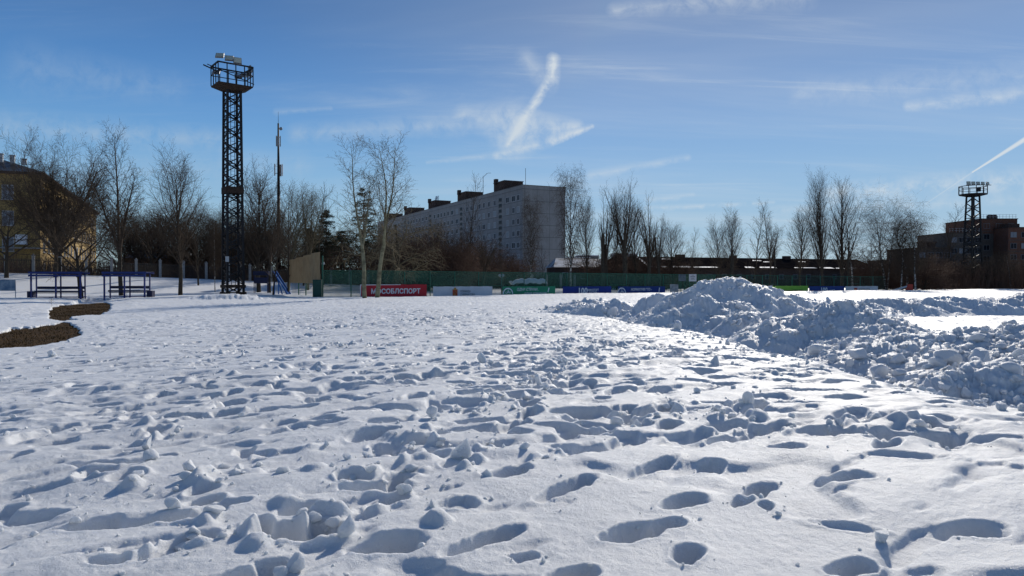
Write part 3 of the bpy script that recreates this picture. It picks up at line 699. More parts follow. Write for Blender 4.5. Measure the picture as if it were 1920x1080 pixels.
def tower_a():
    x, y = xat(437, 74), 74; z0 = tz(x, y) - .05; rt = empty('floodlight_tower', (x, y, z0), R(38))
    tag(rt, 'tall black lattice floodlight mast with a railed platform, beside the blue shelters', 'floodlight mast')
    h = 21.1; legs, br, w = lattice(437, 74, 0, h, 1.62, 1.30, 0, .82, None, .21)
    for l in legs: l.build('leg', M['tower'], rt)
    br.build('bracing', M['tower'], rt)
    ld = MB()
    for sx in (-.2, .2): ld.bar((sx, -.1, .6), (sx, -.1, h), .05)
    for k in range(int(h / .38)): ld.bar((-.2, -.1, .7 + .38 * k), (.2, -.1, .7 + .38 * k), .03)
    ld.build('ladder', M['tower'], rt)
    for sx, sy in ((-1, -1), (1, -1), (1, 1), (-1, 1)):
        f = MB(); f.box((sx * .82, sy * .82, .22), (.55, .55, .5), taper=.72); f.build('foot', M['rust'], rt)
    c = MB()
    for a, b in (((-1, -1), (1, -1)), ((1, -1), (1, 1)), ((1, 1), (-1, 1)), ((-1, 1), (-1, -1))):
        c.bar((a[0] * .95, a[1] * .95, 1.05), (b[0] * .95, b[1] * .95, 1.05), .12, .3)
    c.build('base_collar', M['rust'], rt)
    c = MB(); zc = 10.85; ww = w(zc) + .12
    for a, b in (((-1, -1), (1, -1)), ((1, -1), (1, 1)), ((1, 1), (-1, 1)), ((-1, 1), (-1, -1))):
        c.bar((a[0] * ww, a[1] * ww, zc), (b[0] * ww, b[1] * ww, zc), .06, .66)
    c.build('splice_band', M['rust'], rt)
    bx = MB(); bx.box((-.85, -.95, 4.0 - .2), (.3, .2, .55)); bx.build('control_box', M['grey_box'], rt)
    # platform 3.7 x 2.6 with sloping soffit
    pl = MB(); L, W, zt = 1.72, 1.25, h + .42
    k = len(pl.v); pl.v += [(-L, -W, zt), (L, -W, zt), (L, W, zt), (-L, W, zt), (-L, -W, zt - .12), (L, -W, zt - .12), (L, W, zt - .12), (-L, W, zt - .12), (-.8, -.75, h - .1), (.8, -.75, h - .1), (.8, .75, h - .1), (-.8, .75, h - .1)]
    pl.f += [(k, k + 1, k + 2, k + 3), (k, k + 4, k + 5, k + 1), (k + 1, k + 5, k + 6, k + 2), (k + 2, k + 6, k + 7, k + 3), (k + 3, k + 7, k + 4, k), (k + 4, k + 8, k + 9, k + 5), (k + 5, k + 9, k + 10, k + 6), (k + 6, k + 10, k + 11, k + 7), (k + 7, k + 11, k + 8, k + 4), (k + 8, k + 11, k + 10, k + 9)]
    pl.mi += [0] * 10; pl.build('platform', M['rust'], rt)
    rl = MB(); hr = 1.95
    cs = [(-L, -W), (L, -W), (L, W), (-L, W)]
    for i in range(4):
        a, b = cs[i], cs[(i + 1) % 4]
        for zz, t in ((hr, .13), (hr * .55, .07)): rl.bar((a[0], a[1], zt + zz), (b[0], b[1], zt + zz), t)
        n = 4 if i % 2 == 0 else 3
        for q in range(n): rl.bar((a[0] + (b[0] - a[0]) * q / n, a[1] + (b[1] - a[1]) * q / n, zt), (a[0] + (b[0] - a[0]) * q / n, a[1] + (b[1] - a[1]) * q / n, zt + hr), .085)
    rl.build('railing', M['tower'], rt)
    bm_ = MB(); bm_.bar((-2.5, -.3, zt + 1.75), (2.4, .5, zt + .7), .07); bm_.bar((-2.6, .7, zt + 1.9), (-1.6, -.1, zt + 1.3), .12); bm_.build('cross_arm', M['tower'], rt)
    for k, (xx, yy, zz, yw, ti) in enumerate(((-1.55, -1.25, 2.55, -.5, -.7), (-.65, -1.25, 2.45, -.35, -.6), (.15, -1.28, 2.35, -.1, -.25), (1.9, .2, 2.15, 1.5, -.3), (2.0, 1.1, 1.9, 1.9, -.2))):
        floodlight(rt, (xx, yy, zt + zz), yw, ti, .55)
    for (xx, yy, zz, yw) in ((-1.5, .2, 1.25, 2.6), (1.3, .6, 1.5, 2.2), (.9, .9, 1.35, 2.9)): floodlight(rt, (xx, yy, zt + zz), yw, .7, .5)
tower_a()
def tower_b():
    x, y = xat(1823, 140), 140; rt = empty('floodlight_tower', (x, y, -.6), R(10))
    tag(rt, 'distant black lattice floodlight mast with a round railed platform, before the brown apartment blocks', 'floodlight mast')
    h = 18.3; legs, br, w = lattice(0, 0, 0, h, 2.5, 1.5, 0, 1.0, None, .24)
    for l in legs: l.build('leg', M['tower'], rt)
    br.build('bracing', M['tower'], rt)
    ld = MB(); 
    for sx in (-.3, .3): ld.bar((sx, 0, .6), (sx, 0, h), .12)
    for k in range(int(h / .6)): ld.bar((-.3, 0, .7 + .6 * k), (.3, 0, .7 + .6 * k), .05)
    ld.build('ladder', M['tower'], rt)
    c = MB(); zc = 9.1; ww = w(zc) + .12
    for a, b in (((-1, -1), (1, -1)), ((1, -1), (1, 1)), ((1, 1), (-1, 1)), ((-1, 1), (-1, -1))): c.bar((a[0] * ww, a[1] * ww, zc), (b[0] * ww, b[1] * ww, zc), .1, .55)
    c.build('splice_band', M['tower'], rt)
    zt = h + .5; n = 12; pl = MB(); k = len(pl.v)
    for (r_, z_) in ((2.45, zt), (2.45, zt - .14), (1.0, h)):
        pl.v += [(r_ * math.cos(2 * math.pi * i / n), r_ * math.sin(2 * math.pi * i / n), z_) for i in range(n)]
    for i in range(n):
        j = (i + 1) % n; pl.f += [(k + i, k + n + i, k + n + j, k + j), (k + n + i, k + 2 * n + i, k + 2 * n + j, k + n + j)]; pl.mi += [0, 0]
    pl.f.append(tuple(k + i for i in range(n))); pl.mi.append(0); pl.build('platform', M['tower'], rt)
    rl = MB()
    for i in range(n):
        a0, a1 = 2 * math.pi * i / n, 2 * math.pi * (i + 1) / n
        p = lambda a, z: (2.42 * math.cos(a), 2.42 * math.sin(a), zt + z)
        rl.bar(p(a0, 1.5), p(a1, 1.5), .12); rl.bar(p(a0, .8), p(a1, .8), .07); rl.bar(p(a0, 0), p(a0, 1.5), .09)
    rl.bar((-2.4, -1, zt + 1.62), (3.1, -1, zt + 1.72), .1); rl.build('railing', M['tower'], rt)
    for i in range(5): floodlight(rt, (-2.0 + 1.05 * i, -1.1, zt + 2.0), .1 * (i - 2), -.2 + .1 * (i % 2), .5)
    b = MB(); b.box((1.3, 0, zt + .95), (.5, .5, .8)); b.build('control_box', M['tower'], rt)
tower_b()

# ---------------- slim telecom mast
x, y = xat(523, 118), 118; rt = empty('antenna_mast', (x, y, 1.0)); tag(rt, 'slim grey telecom pole carrying white panel antennas, right behind the black lattice mast', 'antenna mast')
H_ = zat(232, 118) - 1.0; m_ = MB(); m_.tube((0, 0, 0), (0, 0, H_ * .55), .34, .24, 10); m_.tube((0, 0, H_ * .55), (0, 0, H_), .24, .13, 10); m_.build('pole', M['tower'], rt, smooth=True)
m_ = MB(); m_.tube((0, 0, H_), (0, 0, H_ + 1.9), .035, .02, 5); m_.build('lightning_rod', M['tower'], rt)
for k, (a, z, r_, hh, mm) in enumerate(((-100, H_ - 7.6, .58, 1.9, 'concrete'), (20, H_ - 7.6, .55, 1.9, 'concrete'), (80, H_ - 7.6, .62, 1.9, 'winframe'), (-100, H_ - 2.9, .3, 1.7, 'concrete'), (70, H_ - 2.9, .3, 1.7, 'concrete'), (180, H_ - 3, .3, 1.6, 'lamp_body'))):
    d = dirv(a); m_ = MB(); m_.box((d.x * r_, d.y * r_, z), (.26, .14, hh), rz=-R(a)); m_.bar((0, 0, z + .6), (d.x * r_, d.y * r_, z + .6), .06); m_.bar((0, 0, z - .6), (d.x * r_, d.y * r_, z - .6), .06); m_.build('panel_antenna', M[mm], rt)
m_ = MB(); m_.ball((.45, -.1, H_ - .9), .28, sc=(1, .3, 1)); m_.bar((0, 0, H_ - .9), (.45, 0, H_ - .9), .05); m_.build('dish', M['lamp_body'], rt, smooth=True)

# ---------------- blue bench shelters
def shelter(px, Y, w, rz, label, sag):
    x, y = xat(px, Y), Y; z0 = tz(x, y) - .04; rt = empty('bench_shelter', (x, y, z0), rz); tag(rt, label, 'bench shelter', 'blue team shelters at the far edge of the field')
    H = zat(511, Y) - z0; d = 1.15
    f = MB()
    for sx in (-.5, 0, .5):
        p = MB(); p.bar((sx * w * .92, -d / 2, -.25), (sx * w * .92, -d / 2, H), .12); p.build('post', M['blue'], rt)
        p = MB(); p.bar((sx * w * .92 - .16, d / 2, -.1), (sx * w * .92 - .16, d / 2, H - .12), .10); p.build('post', M['blue'], rt)
    rf = MB()
    for yy, zz, hh in ((-d / 2 - .1, H - .02, .17), (-d / 2 - .1, H - .30, .17), (d / 2 + .15, H - .06, .16)): rf.bar((-w / 2, yy, zz), (w / 2, yy, zz), .07, hh)
    for sx in (-.5, -.25, 0, .25, .5): rf.bar((sx * w, -d / 2 - .1, H), (sx * w, d / 2 + .15, H - .06), .06)
    rf.build('roof_frame', M['blue'], rt)
    r2 = MB(); r2.box((0, 0.02, H + .075), (w * 1.01, d + .3, .03)); r2.build('roof_sheet', M['navy'], rt)
    b = MB(); b.box((0, .1, .62), (w * .9, .42, .15)); b.bar((-w * .45, .1, .48), (w * .45, .1, .48), .07); b.build('seat', M['navy'], rt)
    b = MB(); b.box((0, .36, .98), (w * .9, .05, .26)); b.build('backrest', M['navy'], rt)
    b = MB(); b.bar((-w * .46, -d / 2, .1), (w * .46, -d / 2, .1), .06); b.bar((-w * .46, d / 2, .1), (w * .46, d / 2, .1), .06); b.build('ground_rail', M['blue'], rt)
    e = MB(); sx = -1 if px < 150 else 1; e.box((sx * (w / 2 + .1), 0, .35), (.55, .5, .6)); e.build('end_box', M['navy'], rt)
shelter(111, 69, 4.9, R(4), 'blue metal team shelter with a dark bench, the one nearer the grey sign board', 0)
shelter(240, 70, 4.4, R(-4), 'blue metal team shelter with a dark bench, the one nearer the lattice floodlight mast', 0)

# ---------------- sign board at the edge
x, y = xat(13, 66), 66; rt = empty('sign_board', (x, y, tz(x, y))); tag(rt, 'blue-grey notice board on two thin posts beside the first blue shelter', 'notice board')
M['board_blue'] = mat('board_blue', (.10, .17, .26), .5, var=.7, vscale=1.6, col2=(.30, .36, .42))
b = MB(); b.box((0, 0, zat(537, 66) - tz(x, y) + .12), (1.55, .05, 1.05)); b.build('board', M['board_blue'], rt)
for sx in (-.78, .78): b = MB(); b.bar((sx, 0, -.3), (sx, 0, zat(524, 66) - tz(x, y)), .05); b.build('post', M['grey_box'], rt)

# ---------------- iron fence with concrete posts
rt = empty('iron_fence', (FP[0], FP[1], 2.4)); tag(rt, 'long black iron picket fence with pale concrete posts at the top of the bank', 'fence')
O_ = Vector((FP[0], FP[1], 2.4)); fx, fy = FD
def fz(t): return tz(FP[0] + fx * t, FP[1] + fy * t)
ts = [-12 + 3 * k for k in range(0, 33)]
for k, t in enumerate(ts):
    x, y, z = FP[0] + fx * t, FP[1] + fy * t, fz(t)
    p = MB(); p.box((x, y, z + 1.0), (.34, .34, 2.6), rz=math.atan2(fy, fx)); p.box((x, y, z + 2.36), (.42, .42, .14), rz=math.atan2(fy, fx)); p.ball((x, y, z + 2.52), .11, 8, 5)
    p.build('post', M['concrete'], rt, O_)
    if k < len(ts) - 1:
        t1 = ts[k + 1]; q = MB(); n = 22
        for i in range(1, n):
            tt = t + (t1 - t) * i / n; xx, yy = FP[0] + fx * tt, FP[1] + fy * tt; zz = z + (fz(t1) - z) * i / n
            q.bar((xx, yy, zz - .1), (xx, yy, zz + 1.95), .035)
        for hh in (.35, 1.75):
            q.bar((x, y, z + hh), (FP[0] + fx * t1, FP[1] + fy * t1, fz(t1) + hh), .05)
        q.build('picket_panel', M['black_iron'], rt, O_)

# ---------------- green mesh court fence
def mesh_mat(name, col, op):
    m_ = bpy.data.materials.new(name); m_.use_nodes = True; T = NT(m_.node_tree); b = T.n['Principled BSDF']
    b.inputs['Base Color'].default_value = (*col, 1); b.inputs['Roughness'].default_value = .8
    tc = T.node('ShaderNodeTexCoord'); n = T.noise(tc.outputs['Object'], .8, 3, .5)
    tr = T.node('ShaderNodeBsdfTransparent'); mx = T.node('ShaderNodeMixShader'); T.put(mx.inputs[0], T.smooth(n, .3, .7, op - .06, op + .06))
    T.l.new(tr.outputs[0], mx.inputs[1]); T.l.new(b.outputs[0], mx.inputs[2]); T.l.new(mx.outputs[0], T.n['Material Output'].inputs[0])
    return m_
M['mesh'] = mesh_mat('green_net', (.035, .13, .085), .52); M['mesh_thin'] = mesh_mat('thin_green_net', (.02, .08, .05), .25)
gx_, gy_ = GD; G0 = -7.4
def gp(t, e=0.0): return (GP[0] + gx_ * t - gy_ * e, GP[1] + gy_ * t + gx_ * e)
def gtop(t): return 2.56 - .0068 * max(0, t)
rt = empty('court_fence', (*gp(G0), 0)); tag(rt, 'green netting fence on thin green posts along the sports court', 'fence'); O_ = Vector((*gp(G0), 0))
t = G0; k = 0
while t < 73:
    t1 = t + 2.75; a = gp(t); b = gp(t1); z0 = tz(*a) - .15
    p = MB(); p.bar((*a, z0), (*a, gtop(t) + .03), .09); p.build('post', M['green_post'], rt, O_)
    q = MB(); q.bar((*a, gtop(t)), (*b, gtop(t1)), .05); 
    if k % 3 == 0: q.bar((*a, 1.05), (*b, 1.05), .04)
    q.build('rail', M['green_post'], rt, O_)
    s_ = MB(); s_.quad((*gp(t, .05), z0), (*gp(t1, .05), z0), (*gp(t1, .05), gtop(t1) - .02), (*gp(t, .05), gtop(t) - .02)); s_.build('net', M['mesh'] if t < 42 else M['mesh_thin'], rt, O_)
    t = t1; k += 1
# side fence of the court with the tarpaulin
M['tarp'] = mat('tan_tarpaulin', (.42, .36, .24), .85, var=.35, vscale=1.2, bump=.5, bscale=3, col2=(.30, .26, .18))
def translucent(m_, w, col):
    T = NT(m_.node_tree); b = T.n['Principled BSDF']; tl = T.node('ShaderNodeBsdfTranslucent'); tl.inputs[0].default_value = (*col, 1)
    mx = T.node('ShaderNodeMixShader'); mx.inputs[0].default_value = w; T.l.new(b.outputs[0], mx.inputs[1]); T.l.new(tl.outputs[0], mx.inputs[2]); T.l.new(mx.outputs[0], T.n['Material Output'].inputs[0])
translucent(M['tarp'], .38, (.40, .31, .15))
sx_, sy_ = -gy_, gx_
def sp(e): c = gp(G0); return (c[0] + sx_ * e, c[1] + sy_ * e)
rt = empty('court_side_fence', (*sp(0), 0)); tag(rt, 'side fence of the court hung with tall tan sheeting above thin green posts', 'fence'); O_ = Vector((*sp(0), 0))
tops = [4.36, 4.24, 4.12, 4.0]
for k in range(4):
    e0, e1 = k * 4.2, (k + 1) * 4.2; a, b = sp(e0), sp(e1)
    p = MB(); p.bar((*a, tz(*a) - .1), (*a, 4.0), .1); p.build('post', M['green_post'], rt, O_)
    s_ = MB(); n = 6
    for (zlo, zhi, off) in ((1.30, 2.25, -.22), (2.25, tops[k], -.26)):
        for i in range(n):
            for (sgn) in (0,):
                u0, u1 = i / n, (i + 1) / n; w0, w1 = .05 * math.sin(u0 * 9 + k), .05 * math.sin(u1 * 9 + k)
                pa, pb = sp(e0 + (e1 - e0) * u0), sp(e0 + (e1 - e0) * u1)
                s_.quad((pa[0] + off + w0, pa[1], zlo), (pb[0] + off + w1, pb[1], zlo), (pb[0] + off + w1, pb[1], zhi), (pa[0] + off + w0, pa[1], zhi))
    o = s_.build('sheeting', M['tarp'], rt, O_); sm_ = o.modifiers.new('thick', 'SOLIDIFY'); sm_.thickness = .02
    q = MB(); q.quad((*a, tz(*a) - .1), (*b, tz(*b) - .1), (*b, 1.28), (*a, 1.28)); q.build('net', M['mesh_thin'], rt, O_)
x, y = xat(595.5, 69), 69; z0 = tz(x, y); rt = empty('green_cabinet', (x, y, z0)); tag(rt, 'dark green upright metal cabinet at the court corner under the tan sheeting', 'cabinet')
b = MB(); b.box((0, 0, .8), (.82, .5, 1.75)); b.build('body', M['green_door'], rt, bevel=.02)
b = MB(); b.box((0, -.262, .85), (.7, .02, 1.5)); b.build('door', M['green_door'], rt)
x, y = xat(604, 69.9), 69.9; rt = empty('court_lamp', (x, y, 3.0)); tag(rt, 'small round lamp on the corner post of the tan sheeting', 'lamp')
b = MB(); b.ball((.12, -.05, .25), .15, sc=(1, .6, 1)); b.bar((0, 0, .25), (.12, 0, .25), .04); b.build('lamp_head', M['winframe'], rt, smooth=True); b = MB(); b.bar((0, 0, -3), (0, 0, .3), .08); b.build('pole', M['green_post'], rt)

# ---------------- banners along the fence
M['txt_w'] = mat('white_letters', (.72, .74, .76), .6); M['txt_d'] = mat('dark_letters', (.03, .04, .07), .6); M['txt_g'] = mat('green_letters', (.02, .06, .01), .6)
gang = math.atan2(gy_, gx_)
def text_part(parent, s, lx, lz, size, m_, shear=0.0, bold=0.0, w=None, name='lettering'):
    c = bpy.data.curves.new(name, 'FONT'); c.body = s; c.size = size; c.align_x = 'LEFT'; c.align_y = 'CENTER'; c.shear = shear; c.offset = bold; c.extrude = .002; c.resolution_u = 2
    c.materials.append(m_); o = bpy.data.objects.new(name, c); COL.objects.link(o); o.parent = parent
    o.location = (lx, -.034, lz); o.rotation_euler = (R(90), 0, 0)
    sx = 1.0
    if w:
        bpy.context.view_layer.update(); d = o.dimensions.x
        if d > 0: sx = w / d
    bpy.context.view_layer.update(); me = bpy.data.meshes.new_from_object(o.evaluated_get(bpy.context.evaluated_depsgraph_get()))
    bpy.data.objects.remove(o); q = bpy.data.objects.new(name, me); COL.objects.link(q); q.parent = parent; q.location = (lx, -.034, lz); q.rotation_euler = (R(90), 0, 0); q.scale = (sx, 1, 1)
    return q
def banner(px0, px1, ytop, col, label, name='banner', height=1.15):
    # intersect the fence line, 0.35 m in front
    def tt(px):
        u = (px - 960) / FPX; c = gp(0, -.35); return (u * c[1] - c[0]) / (gx_ - u * gy_)
    t0, t1 = tt(px0), tt(px1); a, b = gp(t0, -.35), gp(t1, -.35); L = math.dist(a, b); cxm, cym = (a[0] + b[0]) / 2, (a[1] + b[1]) / 2
    ztop = zat(ytop, cym); rt = empty(name, (a[0], a[1], ztop - height), gang); tag(rt, label, 'banner', 'advertising banners along the court fence')
    m_ = MB(); n = 26; z1 = height
    rgb = random.Random(int(px0))
    def wv(i): return .02 * math.sin(i * 1.1 + px0) + .012 * math.sin(i * 2.7)
    for i in range(n):
        x0_, x1_ = L * i / n, L * (i + 1) / n
        m_.quad((x0_, 0, 0), (x1_, 0, 0), (x1_, 0, z1 + wv(i + 1) * .6), (x0_, 0, z1 + wv(i) * .6))
    sh = m_.build('sheet', mat('banner_' + str(int(px0)), col, .55, var=.16, vscale=.9, spec=.25), rt); so_ = sh.modifiers.new('thick', 'SOLIDIFY'); so_.thickness = .018; so_.offset = 1
    for k in range(3):
        p = MB(); p.bar((L * (.02 + .48 * k), .03, -.3), (L * (.02 + .48 * k), .03, z1), .05); p.build('stake', M['black_iron'], rt)
    return rt, L, height
def ring(parent, lx, lz, r, m_, name='emblem', dots=True, full=False):
    b = MB(); n = 20; a0, a1 = (0, 2 * math.pi) if full else (-.1, math.pi + .1)
    for (ro, ri) in ((r, r * .80),):
        for i in range(n):
            p, q = a0 + (a1 - a0) * i / n, a0 + (a1 - a0) * (i + 1) / n
            b.quad((lx + ri * math.cos(p), -.034, lz + ri * math.sin(p)), (lx + ro * math.cos(p), -.034, lz + ro * math.sin(p)), (lx + ro * math.cos(q), -.034, lz + ro * math.sin(q)), (lx + ri * math.cos(q), -.034, lz + ri * math.sin(q)))
    # inner small figure: runner-like strokes
    for (x0_, z0_, x1_, z1_, w_) in ((-.30, -.05, .05, .42, .12), (.05, .42, .38, .05, .12), (-.10, .18, .25, .18, .08), (-.5, .02, -.36, .40, .07), (.5, .02, .36, .40, .07)):
        b.bar((lx + x0_ * r, -.033, lz + z0_ * r), (lx + x1_ * r, -.033, lz + z1_ * r), w_ * r, .006, up=(0, 1, 0))
    b.ball((lx + .05 * r, -.03, lz + .58 * r), .10 * r, 8, 5, sc=(1, .1, 1))
    return b.build(name, m_, parent)
rt, L, h = banner(675, 800, 533.5, (.46, .022, .035), 'red banner lettered in white behind the two leaning pale trees', height=1.45)
text_part(rt, 'МОСОБЛСПОРТ', L * .155, h * .52, .66, M['txt_w'], 0, .022, w=L * .74)
em = MB(); em.quad((0, -.03, 0), (.09, -.03, 0), (.09, -.03, h), (0, -.03, h)); em.quad((0, -.032, h - .07), (L * .6, -.032, h - .04), (L * .6, -.032, h + .01), (0, -.032, h + .01)); em.build('worn_edge', M['txt_w'], rt)
rt, L, h = banner(812, 923, 537, (.62, .64, .68), 'long grey-white banner with a small red and gold crest, between the red and green banners', height=1.2)
text_part(rt, 'КОМАНДА', L * .45, h * .56, .32, M['txt_d'], w=L * .17); text_part(rt, 'ГУБЕРНАТОРА', L * .45, h * .27, .32, M['txt_d'], w=L * .24)
M['crest_r'] = mat('crest_red', (.42, .05, .03), .6); M['crest_g'] = mat('crest_gold', (.5, .26, .06), .6)
b = MB(); cx0 = L * .36; w_ = .28
b.prism([(cx0 - w_, -.034), (cx0 + w_, -.034), (cx0 + w_, -.030), (cx0 - w_, -.030)], h * .15, h * .68); b.build('emblem', M['crest_r'], rt)
b = MB()
for (x0_, z0_, x1_, z1_) in ((-.14, .25, .14, .25), (-.14, .25, -.14, .56), (.0, .56, .14, .56), (.14, .4, .14, .56), (0, .25, .0, .45)): b.bar((cx0 + x0_, -.038, h * z0_), (cx0 + x1_, -.038, h * z1_), .055, .006, up=(0, 1, 0))
b.prism([(cx0 - .3, -.036), (cx0 + .3, -.036), (cx0 + .3, -.030), (cx0 - .3, -.030)], h * .68, h * .76); b.ball((cx0, -.03, h * .80), .14, 8, 5, sc=(1, .06, 1)); b.build('emblem', M['crest_g'], rt)
rt, L, h = banner(942, 1041, 537, (.03, .26, .14), 'bright green banner with white slogan and round emblem under the snow-capped car', height=1.15)
text_part(rt, 'ОДНА СТРАНА,', L * .26, h * .70, .42, M['txt_w'], .25, .006, w=L * .40); text_part(rt, 'одна команда', L * .40, h * .34, .42, M['txt_w'], .25, .004, w=L * .42)
ring(rt, L * .10, h * .34, .62, M['txt_w']); b = MB(); b.bar((L * .855, -.034, h * .42), (L * .875, -.034, h * .86), .12, .006, up=(0, 1, 0)); b.build('stroke', M['txt_w'], rt)
rt, L, h = banner(1055, 1146, 537, (.010, .035, .23), 'dark blue banner with a large white 100, beside the green banner', height=1.1)
text_part(rt, '100', L * .30, h * .50, .98, M['txt_w'], 0, .03, w=L * .18); text_part(rt, 'МИНСПОРТ', L * .50, h * .60, .36, M['txt_w'], 0, .006, w=L * .23); text_part(rt, 'РОССИИ', L * .53, h * .32, .36, M['txt_w'], 0, .006, w=L * .16)
rt, L, h = banner(1159, 1247, 537, (.010, .04, .21), 'dark blue banner with an arched white emblem and slanted lettering', height=1.1)
text_part(rt, 'НОРМАТИВ ГТО -', L * .26, h * .66, .40, M['txt_w'], .2, .008, w=L * .44); text_part(rt, 'ПУТЬ К ЗДОРОВЬЮ', L * .42, h * .24, .28, M['txt_w'], .2, .004, w=L * .34)
ring(rt, L * .07, h * .34, .60, M['txt_w']); b = MB(); b.bar((L * .86, -.034, h * .3), (L * .875, -.034, h * .86), .12, .006, up=(0, 1, 0)); b.build('stroke', M['txt_w'], rt)
rt, L, h = banner(1400, 1442, 536.5, (.48, .50, .54), 'pale banner mostly hidden behind the summit of the snow bank')
rt, L, h = banner(1448, 1515, 536, (.24, .50, .05), 'lime green banner with dark lettering beyond the snow bank')
text_part(rt, 'ВСЕ НА СПОРТ', L * .18, h * .36, .44, M['txt_g'], 0, .02, w=L * .66)
rt, L, h = banner(1517, 1583, 536.5, (.012, .045, .22), 'small-looking blue banner with a white 100 next to the lime green banner')
text_part(rt, '100', L * .31, h * .52, .9, M['txt_w'], 0, .03, w=L * .18); b = MB(); b.bar((L * .52, -.034, h * .45), (L * .72, -.034, h * .55), .09, .006, up=(0, 1, 0)); b.build('stroke', M['txt_w'], rt)
rt, L, h = banner(1585, 1646, 536.5, (.62, .61, .62), 'white banner with a red square and small print, last of the row')
text_part(rt, 'КОМАНДА', L * .40, h * .60, .30, M['txt_d'], w=L * .34); text_part(rt, 'ГУБЕРНАТОРА', L * .40, h * .34, .24, M['txt_d'], w=L * .26)
b = MB(); b.prism([(L * .26, -.036), (L * .355, -.036), (L * .355, -.03), (L * .26, -.03)], h * .32, h * .8); b.build('emblem', M['crest_r'], rt)

def signpost(px0, px1, y0, y1, Y, m_, label, txt=None):
    x = (xat(px0, Y) + xat(px1, Y)) / 2; w = xat(px1, Y) - xat(px0, Y); h = zat(y0, Y) - zat(y1, Y); zb = zat(y1, Y); g0 = tz(x, Y)
    rt = empty('information_sign', (x, Y, zb), R(8)); tag(rt, label, 'sign')
    b = MB(); b.box((0, 0, h / 2), (w, .04, h)); b.build('panel', m_, rt)
    for sx in (-.4, .4): b = MB(); b.bar((sx * w, .04, g0 - zb - .3), (sx * w, .04, h * .9), .05); b.build('post', M['green_post'], rt)
    if txt:
        b = MB()
        for (zz, ww) in txt: b.bar((-w * ww / 2, -.024, h * zz), (w * ww / 2, -.024, h * zz), .035, .006, up=(0, 1, 0))
        b.build('print', M['txt_d'], rt)
M['sign_g'] = mat('sign_grey', (.12, .16, .19), .5, var=.4); M['sign_n'] = mat('notice', (.36, .38, .40), .6, var=.5, vscale=3)
signpost(1272, 1286, 514.5, 527, 88.5, M['sign_g'], 'dark grey rules sign high on the court fence beside the white sign', [(.8, .7), (.6, .5)])
signpost(1291.5, 1306, 514, 527.5, 88.5, M['winframe'], 'white rules sign with dark print high on the court fence', [(.85, .3), (.68, .7), (.60, .6), (.4, .4), (.3, .6)])
signpost(1256, 1272, 533, 547.5, 87, M['sign_n'], 'pale square notice board standing low beside the blue banner with the arched emblem')

# ---------------- parked car with snow cap, twin-globe lamp, blue play slide, fallen barrier
def snowcar():
    Y = 91; x = xat(990, Y); rt = empty('parked_car', (x, Y, 0), R(8)); tag(rt, 'dark parked car under a thick wavy cap of snow, behind the green banner', 'car')
    dk = mat('dark_car_paint', (.02, .022, .025), .3, .2, spec=.5); gl = M['glass']
    b = MB(); b.prism([(-2.1, -.8), (2.1, -.8), (2.1, .8), (-2.1, .8)], .3, .85); b.build('body', dk, rt, bevel=.12)
    b = MB(); k = len(b.v); b.v += [(-1.5, -.72, .85), (1.75, -.72, .85), (1.75, .72, .85), (-1.5, .72, .85), (-.8, -.62, 1.42), (1.5, -.62, 1.42), (1.5, .62, 1.42), (-.8, .62, 1.42)]
    b.f += [(0, 1, 5, 4), (1, 2, 6, 5), (2, 3, 7, 6), (3, 0, 4, 7), (4, 5, 6, 7)]; b.mi += [0] * 5; b.build('cabin', gl, rt)
    for sx in (-1.35, 1.35):
        for sy in (-.78, .62):
            w = MB(); w.tube((sx, sy, .33), (sx, sy + .18, .33), .33, .33, 14); w.build('wheel', M['navy'], rt)
    nx_, ny_ = 40, 12; V_, F_ = [], []
    for lay in (0, 1):
        for j in range(ny_):
            for i in range(nx_):
                u = i / (nx_ - 1) * 2 - 1; v = j / (ny_ - 1) * 2 - 1; xx = u * 2.3; yy = v * 1.0
                e = max(0, 1 - max(abs(u) ** 6, abs(v) ** 4)); base_ = 1.18 + .06 * math.sin(u * 9) + .05 * math.sin(u * 17 + 1) + (.22 * min(0, u + .6) if u < -.6 else 0) + (.25 if u < -.9 else 0)
                top = base_ + .12 + .5 * e ** .5 * (1 if u > -.35 else .35 + .65 * max(0, (u + 1) / .65))
                V_.append((xx, yy * (1 if lay == 0 else .96), top if lay == 0 else base_))
    for lay in (0, 1):
        o_ = lay * nx_ * ny_
        for j in range(ny_ - 1):
            for i in range(nx_ - 1):
                a = o_ + j * nx_ + i; f = (a, a + 1, a + nx_ + 1, a + nx_); F_.append(f if lay == 0 else f[::-1])
    loop = [i for i in range(nx_)] + [j * nx_ + nx_ - 1 for j in range(1, ny_)] + [(ny_ - 1) * nx_ + i for i in range(nx_ - 2, -1, -1)] + [j * nx_ for j in range(ny_ - 2, 0, -1)]
    for a, c in zip(loop, loop[1:] + loop[:1]): F_.append((a, a + nx_ * ny_, c + nx_ * ny_, c))
    m_ = MB(); m_.v = V_; m_.f = F_; m_.mi = [0] * len(F_); m_.build('snow_cap', M['roof_snow'], rt, smooth=True)
snowcar()
x, y = xat(940, 90), 90; rt = empty('twin_globe_lamp', (x, y, .2)); tag(rt, 'low lamp post with two pale globes behind the court fence', 'street lamp')
b = MB(); b.tube((0, 0, -.3), (0, 0, 1.75), .05, .04, 8); b.bar((-.19, 0, 1.75), (.19, 0, 1.75), .05); b.build('pole', M['grey_box'], rt)
for sx in (-.19, .19): b = MB(); b.ball((sx, 0, 2.0), .19, 12, 8); b.build('globe', M['winframe'], rt, smooth=True)
x, y = xat(522, 84), 84; z0 = tz(x, y); rt = empty('playground_slide', (x, y, z0), R(-12)); M['slide'] = mat('slide_blue', (.012, .10, .34), .8, spec=.1)
tag(rt, 'bright blue tube-framed playground slide left of the tan sheeting', 'slide')
b = MB(); 
